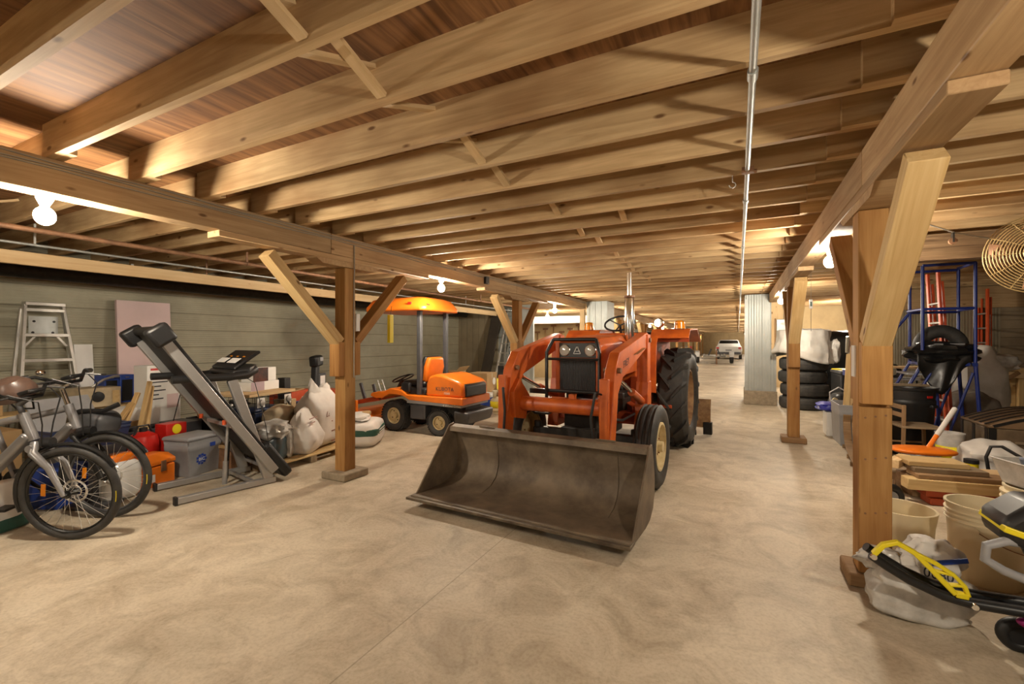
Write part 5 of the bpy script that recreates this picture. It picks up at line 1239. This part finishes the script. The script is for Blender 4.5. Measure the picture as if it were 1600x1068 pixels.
# dome-top trunk
tk = thing('dome_top_trunk', 'old brown dome top trunk with dark metal straps at the right edge', 'trunk', (2.98, 7.04, 0), 0)
M_TRUNK = mat('old_trunk_board', (.20, .135, .075), .6, 0, .45, 7, bump=.15); M_TRLID = mat('trunk_lid_brown', (.27, .165, .085), .5, 0, .3, 6, bump=.1)
hwx = .54
MB().box(-hwx, hwx, -.34, .34, .0, .42).build('body', M_TRUNK, tk, .008)
arc = [(-hwx, .425)]+[(-hwx+2*hwx*k/14, .45+.15*math.sin(PI*k/14)) for k in range(15)]+[(hwx, .425)]
MB().prism(arc, -.35, .35, 'Y').build('lid', M_TRLID, tk, .006)
for k in range(5):
    y = -.26+.13*k
    MB().strip([(-hwx+2*hwx*q/14, .455+.152*math.sin(PI*q/14)) for q in range(15)], .008, y-.012, y+.012, 'Y').build('lid_strap', M_BLKPAINT, tk)
MB().strip([(-hwx+.04+2*(hwx-.04)*q/14, .43+.13*math.sin(PI*q/14)) for q in range(15)], .03, -.356, -.35, 'Y').build('arch_band', M_BLKPAINT, tk)
for x in (-hwx+.03, -.12, hwx-.03): MB().box(x-.03, x+.03, -.348, -.338, .0, .42).build('corner_strap', M_BLKPAINT, tk)
for y in (-.30, 0, .30): MB().box(-hwx-.008, -hwx+.002, y-.03, y+.03, 0, .42).build('side_strap', M_BLKPAINT, tk)
MB().box(-.40, hwx, -.352, -.338, .10, .135).build('rusty_batten', M_RUST, tk); MB().box(-.34, hwx-.06, -.362, -.338, .27, .295).build('wood_batten', W_PLANK, tk)
# ================================================================== fan
fn = thing('barn_fan', 'large round yellowed wire guard barn fan hung below the joists at the right edge', 'fan', (2.12, 5.02, 2.06), -.25)
gw = MB()
for k in range(15):
    r = .06+.25*k/14; gw.torus((0, -.10+.10*(k/14)**2, 0), r, .0045, 'Y', 40, 5)
for k in range(12):
    a = 2*PI*k/12; gw.tube([(.05*math.cos(a), -.10, .05*math.sin(a)), (.2*math.cos(a), -.08, .2*math.sin(a)), (.31*math.cos(a), .0, .31*math.sin(a)), (.29*math.cos(a), .05, .29*math.sin(a)), (.06*math.cos(a), .12, .06*math.sin(a))], .003, 5)
gw.torus((0, .0, 0), .31, .005, 'Y', 44, 6)
gw.build('wire_guard', M_RATTAN, fn, kind='stuff')
MB().lathe([(0, -.115), (.05, -.112), (.058, -.10), (.05, -.095)], ax='Y', n=24).build('hub_badge', M_RATTAN, fn)
MB().lathe([(0, .0), (.07, .0), (.085, .04), (.08, .2), (.05, .22), (0, .22)], ax='Y', n=24).build('motor', M_ENGINE, fn)
for k in range(4):
    a = 2*PI*k/4; b_ = MB().at((0, -.02, 0)).add([(.04*math.cos(a)-.05*math.sin(a)*s, .025*s, .04*math.sin(a)+.05*math.cos(a)*s) for s in (-1, 1)]+[(.28*math.cos(a)-.10*math.sin(a)*s, .04*s, .28*math.sin(a)+.10*math.cos(a)*s) for s in (1, -1)], [(0, 1, 2, 3)]).build('blade', M_RUST, fn, solid=.004)
MB().box(-.015, .015, .08, .11, .0, .335).box(-.06, .06, .05, .14, .315, .34).build('hanger_bracket', M_RUST, fn)
cd_ = MB().tube([(1.30, 4.86, 2.39), (1.45, 4.92, 2.33), (1.62, 5.0, 2.27), (1.84, 5.08, 2.22), (2.08, 5.20, 2.10)], .006, 6).build('fan_cable', M_WIRE); tag(cd_, 'cable sagging from the joist to the wire guard fan', 'cable')
lp = MB().torus((0, 0, 0), .085, .006, 'X', 24, 6).torus((.012, .006, -.004), .08, .006, 'X', 24, 6).build('cord_loop', M_BLACK); lp.location = (1.26, 4.72, 2.30); tag(lp, 'coiled dark cord hanging by the top of the near right brace', 'cord')
pu = thing('small_pulley', 'small dark pulley hanging from the fan cable', 'pulley', (1.60, 4.99, 2.20)); MB().lathe([(0, -.012), (.028, -.012), (.02, 0), (.028, .012), (0, .012)], ax='Y', n=18).build('wheel', M_RUST, pu); MB().box(-.006, .006, -.02, .02, -.01, .07).build('bracket', M_ENGINE, pu)
# ================================================================== lumber pile
def lum(label, a, b, w, h, m, name='lumber_board'):
    o = board(name, a, b, w, h, m, None); tag(o, label, 'board', 'lumber pile boards'); return o
R_ = (1, .14, 0)
def ln(x, y, z, L_): return (x, y, z+.0), (x+L_*.99, y+L_*.14, z)
lum('lower orange painted plank under the lumber pile', *ln(1.42, 4.98, .03, .62), .16, .055, M_ORDARK)
lum('upper orange painted plank under the lumber pile', *ln(1.40, 5.0, .088, .62), .15, .055, M_ORDARK)
lum('dark brown plank on the floor at the back of the lumber pile', *ln(1.35, 5.25, .06, 1.0), .3, .115, W_BROWN)
lum('wide pale plank along the front of the lumber pile', *ln(1.27, 4.93, .165, .78), .12, .09, W_YEL)
lum('brown board lying behind the wide pale plank', *ln(1.30, 5.12, .16, .95), .22, .08, W_BROWN)
lum('lower of two brown boards stacked on the wide pale plank', *ln(1.34, 5.0, .23, .62), .20, .038, W_BROWN)
lum('upper of two brown boards stacked on the wide pale plank', *ln(1.33, 5.06, .27, .50), .20, .04, W_PLANK)
lum('topmost tan board on the lumber pile', *ln(1.30, 5.12, .312, .42), .24, .04, W_YEL)
lum('short pale offcut at the left end of the lumber pile', (1.22, 5.05, .285), (1.38, 5.35, .285), .09, .07, W_PALE)
lum('pale offcut on the right of the lumber pile', *ln(1.72, 5.25, .225, .45), .20, .04, W_PALE)
lum('thin pale board at the far right of the lumber pile', *ln(1.85, 5.12, .2, .5), .12, .025, W_PALE)
pbk = board('bracing_block', (1.16, 4.98, .035), (1.26, 5.4, .035), .10, .07, W_BROWN, None); tag(pbk, 'brown timber offcut on the floor left of the lumber pile', 'board')
tr2 = thing('cart_wheel', 'small black tire on the floor between the near right post and the lumber', 'wheel', (1.10, 4.62, 0), .5)
MB().torus((0, 0, .10), .085, .03, 'Y', 26, 10).build('tyre', M_RUBBER, tr2); MB().cyl((0, -.02, .10), (0, .02, .10), .055).build('rim', M_GREY, tr2)
# orange scoop shovel with white pipe
sv = thing('sled_shovel', 'orange oval plastic scoop with a white pipe handle lying on the lumber', 'shovel', (1.58, 5.62, .13), .15)
MB().blob((0, 0, .19), (.26, .15, .035), .8, .01, 81).build('scoop', M_ORANGE2, sv)
MB().cyl((.05, .02, .20), (.16, .10, .32), .020, n=14).build('orange_collar', M_ORANGE2, sv); MB().cyl((.16, .10, .32), (.42, .34, .56), .022, n=16).build('pipe_handle', M_WHITEP, sv)
sc = thing('plank_crate', 'low crate of planks under the orange scoop', 'crate', (1.62, 5.66, 0), .15)
for k in range(3): board('plank', (-.36, -.16+.15*k, .145), (.36, -.16+.15*k, .145), .13, .025, W_PLANK, sc)
for x in (-.3, .3): board('bearer', (x, -.22, .066), (x, .22, .066), .06, .13, W_BROWN, sc)
yp = thing('yellow_can', 'small yellow can with a black lid behind the lumber pile', 'can', (1.93, 5.62, .0), 0)
MB().cyl((0, 0, .14), (0, 0, .24), .05, n=22).build('can', M_YEL, yp); MB().cyl((0, 0, .24), (0, 0, .275), .053, n=22).build('lid', M_BLACK, yp); MB().box(-.07, .07, -.07, .07, 0, .14).build('block', W_PLANK, yp)
yc = thing('clear_bucket', 'clear plastic bucket with a yellow label behind the white cloth', 'bucket', (1.98, 6.25, 0), 0)
MB().lathe([(0, 0), (.09, 0), (.115, .40), (.12, .40), (.12, .415), (.108, .41), (.085, .012), (0, .012)], n=26).build('bucket', M_CLEAR, yc); MB().lathe([(.101, .12), (.111, .28)], n=26).build('yellow_band', M_YEL, yc, solid=.003)
wbg = thing('white_cloth_bag', 'crumpled white cloth bag behind the yellow can and lumber', 'bag', (2.22, 6.05, 0), .1)
MB().blob((0, 0, .18), (.26, .20, .21), .8, .10, 84, 36, 24, flat=0, fine=.05).build('cloth', M_WHITEP, wbg)
bs = thing('snow_scoop', 'black plastic scoop frame standing right of the white cloth bag', 'shovel', (2.22, 5.52, 0), -.2)
MB().tube([(-.16, .12, .0), (-.20, .10, .30), (-.17, .10, .40), (-.10, .10, .41), (.18, 0, .22), (.46, -.06, .10)], .014, 8).build('frame_tube', M_BLACK, bs)
MB().strip([(-.05, .02), (-.02, .06), (.06, .16), (.10, .30)], .012, -.12, .30).build('scoop_blade', M_BLACK, bs, .004); MB().box(-.05, .32, -.12, .05, .0, .10).build('scoop_base', M_BLACK, bs, .02)
lc2 = carton('lilac_box', 'small lilac and white carton at the right end of the lumber pile', 'box', (1.93, 4.72, 0), (.14, .10, .17), mat('lilac_print', (.42, .34, .58), .6, 0, c2=(.62, .56, .62), scale=10), -.3, False)

# ================================================================== pails, plastic bag, yellow garden machine
def pail(label, x, y, h, r, m=M_PAIL, z=0, ribs=3, name='plastic_pail', handle=True, group=None, rz=0):
    t = thing(name, label, 'pail', (x, y, z), rz, group)
    p = [(0, 0), (r*.86, 0), (r*.88, .008)]
    q = lambda zz: r*(.88+.10*zz/h)
    zz = h-.10
    p.append((q(zz), zz))
    for k in range(ribs): p += [(q(zz)+.010, zz+.003), (q(zz)+.010, zz+.008), (q(zz), zz+.012), (q(zz+.026), zz+.026)]; zz += .026
    p += [(q(h)+.008, h-.012), (q(h)+.008, h), (q(h)-.006, h), (q(.02)-.006, .012), (0, .012)]
    MB().lathe(p, n=44).build('shell', m, t, ang=50)
    if handle:
        pts = [(math.cos(a)*(r+.004), -.10*math.sin(a), h-.13-.09*math.sin(a)) for a in [PI*k/12 for k in range(13)]]
        MB().tube([(r*1.0*math.cos(a), -(r*1.02)*math.sin(a), h-.12-.10*math.sin(a)) for a in [PI*k/14 for k in range(15)]], .003, 5).build('bail_wire', M_RUST, t)
        for s in (-1, 1): MB().cyl((s*r*.95, 0, h-.12), (s*(r+.008), 0, h-.12), .016, n=12).build('bail_ear', m, t)
    return t
pl1 = pail('large off white pail with open top in front of the lumber pile', 1.27, 3.52, .43, .172, rz=1.0)
MB().blob((-.05, .05, .30), (.06, .03, .06), .8, .1, 3).build('wet_stain', M_ENGINE, pl1)
pail('low wide off white pail half hidden behind the near right post', .98, 3.88, .25, .185, ribs=0, handle=False)
pail('off white ribbed pail at the bottom of the stack by the right edge', 1.70, 4.02, .40, .17, group='stacked pails at the right edge', handle=False)
pail('upper nested pail in the stack by the right edge', 1.70, 4.02, .34, .158, z=.10, group='stacked pails at the right edge', handle=False, ribs=3, m=M_PAIL)
cbn = thing('clear_tub', 'translucent white square tub resting in the stacked pails', 'tub', (1.70, 4.02, .44), .3)
q_ = lambda k, z: [(-k, -k, z), (k, -k, z), (k, k, z), (-k, k, z)]
MB().rings([q_(.115, 0), q_(.15, .15), q_(.158, .15), q_(.158, .16), q_(.146, .16), q_(.108, .01)]).build('tub', M_CLEAR, cbn, .01)
sk_ = MB().cyl((1.64, 3.99, .46), (1.57, 3.90, .64), .012, n=10).build('grey_rod', mat('blue_grey_rod', (.16, .19, .26), .4)); tag(sk_, 'blue grey rod sticking out of the translucent tub', 'rod')
fbg = thing('feed_bag', 'clear and white printed plastic bag slumped at the foot of the near right post', 'bag', (.80, 2.89, 0), .1)
MB().blob((0, 0, .12), (.20, .105, .13), .6, .07, 91, 40, 26, flat=0, fine=.03).build('bag_body', M_CLEAR, fbg)
MB().blob((.06, .03, .28), (.11, .06, .11), .9, .16, 93, 34, 24, fine=.06).build('crumpled_top', M_WHITEP, fbg)
MB().blob((-.14, .05, .24), (.09, .05, .06), .9, .16, 95, 28, 18, fine=.06).build('loose_flap', M_CLEAR, fbg)
txt('0080', .062, M_INK, fbg, (.045, -.078, .25), (1.3, .15, .1), label='dark printed characters')
MB().at((.10, -.05, .30), ry=-.25).box(-.07, .07, -.004, .0, 0, .022).build('blue_print', M_INKB, fbg)
mz = thing('garden_machine', 'black and yellow battery garden machine with folded handle in the right foreground', 'garden machine', (1.35, 2.58, 0), 0)
def m_(p): return (p[0]-1.35, p[1]-2.58, p[2])
bar_p = [(.545, 2.57, .385), (.60, 2.585, .345), (.69, 2.605, .29), (.80, 2.62, .245), (.90, 2.63, .228), (1.10, 2.62, .24), (1.35, 2.58, .25)]
for s in (0, 1): MB().tube([m_((p[0], p[1]+.10*s, p[2])) for p in bar_p], .020, 12).build('handle_tube', M_BLACK, mz)
gp_ = MB().rings([[m_((p[0], p[1]-.008, p[2]-.020)), m_((p[0], p[1]+.108, p[2]-.020)), m_((p[0], p[1]+.108, p[2]-.004)), m_((p[0], p[1]-.008, p[2]-.004))] for p in bar_p[3:]]).build('handle_panel', M_BLACK, mz)
lev = [(.548, 2.55, .40), (.585, 2.56, .445), (.635, 2.57, .462), (.70, 2.585, .425), (.76, 2.60, .36), (.80, 2.605, .315), (.845, 2.61, .265)]
lev2 = [(.70, 2.585, .425), (.78, 2.60, .385), (.84, 2.61, .345), (.875, 2.615, .305), (.89, 2.62, .26)]
lv = MB()
def flat_bar(pts, w, t):
    lv_ = []
    for i, p in enumerate(pts):
        a = V(pts[max(i-1, 0)]); b = V(pts[min(i+1, len(pts)-1)]); d_ = (b-a).normalized(); n_ = V((-d_.z, 0, d_.x))
        c = V(m_(p)); lv_.append([c+n_*w+V((0, -t, 0)), c+n_*w+V((0, t, 0)), c-n_*w+V((0, t, 0)), c-n_*w+V((0, -t, 0))])
    lv.rings(lv_)
flat_bar(lev, .011, .014); flat_bar(lev2, .008, .014); flat_bar([(.765, 2.60, .355), (.84, 2.61, .345)], .006, .012); flat_bar([(.81, 2.605, .30), (.875, 2.615, .305)], .006, .012)
flat_bar([(.845, 2.61, .265), (.89, 2.62, .26)], .012, .016)
lv.build('bail_lever', M_YEL, mz, .004)
for p in ((.548, 2.548, .39), (.905, 2.606, .228)): MB().lathe([(0, -.012), (.012, -.012), (.014, 0), (0, 0)], m_(p), 'Y', 14).build('pivot_bolt', M_CHROME, mz)
hd_ = MB().at(m_((1.16, 2.56, .60)), ry=.30).rings([[(-.20, -.10, -.10), (.30, -.10, -.10), (.30, .10, -.10), (-.20, .10, -.10)], [(-.23, -.11, -.02), (.32, -.11, -.02), (.32, .11, -.02), (-.23, .11, -.02)], [(-.16, -.10, .10), (.28, -.10, .12), (.28, .10, .12), (-.16, .10, .10)]]).build('motor_housing', M_BLACK, mz, .03)
MB().at(m_((1.16, 2.56, .60)), ry=.30).rings([[(-.12, -.115, .02), (.30, -.115, .02), (.30, .09, .02), (-.12, .09, .02)], [(-.10, -.10, .125), (.27, -.10, .145), (.27, .09, .145), (-.10, .09, .125)]]).build('yellow_cover', M_YEL, hd_, .025)
MB().at(m_((1.16, 2.56, .60)), ry=.30).box(-.22, .3, -.116, .1, -.055, -.03).build('yellow_stripe', M_YEL, hd_, .004)
MB().tube([m_(p) for p in ((1.02, 2.50, .56), (.95, 2.47, .57), (.89, 2.46, .545), (.885, 2.46, .49), (.94, 2.46, .455), (1.06, 2.48, .41))], .017, 12).build('carry_handle', M_GREY, mz)
MB().bar(m_((1.02, 2.50, .56)), m_((1.08, 2.50, .40)), .03, .04).build('handle_bracket', M_BLACK, mz, .008)
MB().bar(m_((1.22, 2.57, .22)), m_((1.16, 2.56, .55)), .10, .12).build('neck', M_BLACK, mz, .02)
MB().box(-.22, .35, -.2, .2, .10, .24).build('deck', M_BLACK, mz, .03)
for (x, y) in ((1.10, 2.76), (1.10, 2.42), (1.62, 2.76), (1.62, 2.42)):
    w_ = MB().torus(m_((x, y, .075)), .05, .025, 'Y', 24, 10).build('wheel', M_RUBBER, mz); MB().cyl(m_((x, y-.02, .075)), m_((x, y+.02, .075)), .035, n=14).build('wheel_disc', M_BLACK, w_)
MB().at(m_((1.11, 2.68, .17))).ball((0, 0, 0), .035, 14, 10, (1.4, .8, .7)).build('magenta_knob', M_PURPLE, mz)
# ================================================================== far end of the aisle
tl = thing('boat_trailer', 'bare silver trailer with white mudguards far down the aisle', 'trailer', (-1.35, 31.5, 0), .05)
for s in (-1, 1):
    MB().bar((s*.62, -1.2, .5), (s*.62, 2.2, .5), .08, .1).build('side_beam', M_ALU, tl)
    w_ = MB().lathe(wheel_tyre(.33, .22, .19), (s*1.0, .3, .33), 'X', 30).build('wheel', M_TYRE, tl); MB().cyl((s*1.0, .3-.0, .33), (s*1.05, .3, .33), .18).build('rim', M_ALU, w_)
    MB().strip([(-.1, .40), (0, .68), (.3, .76), (.6, .68), (.7, .40)], .03, *sorted((s*.87, s*1.14))).build('mudguard', M_WHITE, tl)
for k in range(4): MB().bar((-.62, -1.1+k, .46), (.62, -1.1+k, .46), .07, .07).build('cross_beam', M_ALU, tl)
MB().bar((-.6, -1.2, .5), (0, -2.6, .5), .07, .09).bar((.6, -1.2, .5), (0, -2.6, .5), .07, .09).build('tow_frame', M_ALU, tl); MB().cyl((.1, -2.3, .04), (.1, -2.3, .9), .04).build('jack_stand', M_RUST, tl)
for s in (-1, 1):
    for y in (-.6, 1.2): MB().bar((s*.35, y, .5), (s*.2, y, .85), .05, .06).cb((s*.2, y, .88), (.1, .7, .06)).build('bunk', M_BLKPAINT, tl)
car = thing('white_car', 'white car seen from behind with a dark rear window far down the aisle', 'car', (-.65, 39, 0), 0)
MB().rings([[(-.9, y, .35), (-.95, y, .7), (-.9, y, 1.05), (.9, y, 1.05), (.95, y, .7), (.9, y, .35)] for y in (0, .15, 4.1)]).build('body', M_WHITE, car, .08)
MB().rings([[(-.85, .12, 1.03), (.85, .12, 1.03), (.85, 3.2, 1.03), (-.85, 3.2, 1.03)], [(-.66, .55, 1.52), (.66, .55, 1.52), (.66, 2.2, 1.54), (-.66, 2.2, 1.54)]]).build('cabin', M_WHITE, car, .06)
MB().add([(-.74, .20, 1.08), (.74, .20, 1.08), (.62, .50, 1.47), (-.62, .50, 1.47)], [(0, 1, 2, 3)]).build('rear_window', M_BLKPAINT, car, solid=.03)
MB().box(-.85, .85, -.08, .06, .38, .58).build('bumper', M_DGREY, car, .03)
for s in (-1, 1):
    MB().box(s*.78-.1, s*.78+.1, -.02, .02, .80, .96).build('tail_lamp', M_RED, car)
    for y in (.75, 3.3): MB().lathe(wheel_tyre(.34, .22, .2), (s*.83, y, .34), 'X', 28).build('wheel', M_TYRE, car)
MB().box(-.22, .22, -.02, .01, .66, .78).build('number_plate', M_GREY, car)
random.seed(5)
for k in range(12):
    y = 16.5+2.6*k; hgt = .5+.5*random.random(); c_ = (M_CARD, M_PAPER, M_NAVY, W_PALE, M_GREY, M_RED)[k % 6]
    nm_ = ('brown carton', 'white carton', 'navy crate', 'pale wooden crate', 'grey bin', 'red bin')[k % 6]
    o = carton('storage_box', nm_+' in the far row left of the aisle, '+('nearer' if k < 6 else 'farther')+' of its colour', 'box', (-3.9-.35*random.random(), y, 0), (.5, .6, hgt), c_, random.uniform(-.2, .2), False)
for k in range(5):
    o = carton('storage_box', ('low brown', 'tall white', 'dark blue', 'pale wooden', 'grey')[k]+' crate at the far right end of the aisle', 'box', (1.0+.15*k, 26+4.5*k, 0), (.6, .6, (.5, .9, .7, .6, .8)[k]), (M_CARD, M_PAPER, M_NAVY, W_PALE, M_GREY)[k], 0, False)
# tool board beyond the partition
for k in range(9):
    x = -6.9+.33*k
    t = thing('hanging_tool', 'rusty hand tool hung on the board wall beyond the left partition', 'tool', (x, 15.86, 1.5+.12*(k % 3)), 0, 'tools on the far board wall')
    MB().box(-.02, .02, -.02, .03, -.26, .2).build('handle', W_BROWN, t); MB().box(-.10, .10, -.02, .03, .2, .27).build('head', M_RUST, t)
dp = thing('white_duct', 'white rectangular duct crossing the tool room under the joists', 'duct', (-5.6, 14.5, 2.0))
MB().box(-1.9, 1.7, -.15, .15, 0, .24).build('duct', M_PAPER, dp, .01); MB().box(-1.0, -.97, -.02, .02, .24, .59).build('strap', M_GALV, dp)
# ------------------------------------------------------------------ camera, world, view
cam = bpy.data.cameras.new('camera'); co = bpy.data.objects.new('camera', cam); COL.objects.link(co)
cam.sensor_width = 36; cam.lens = 700/1600*36; cam.clip_end = 200; cam.clip_start = .05
co.location = (0, 0, 1.36); co.rotation_euler = (PI/2, 0, math.atan(353/700))
SC.camera = co
w = bpy.data.worlds.new('world'); SC.world = w; w.use_nodes = True
w.node_tree.nodes['Background'].inputs[0].default_value = (.02, .018, .015, 1)
SC.view_settings.view_transform = 'Standard'; SC.view_settings.look = 'None'
SC.view_settings.exposure = 1.45; SC.view_settings.gamma = 1
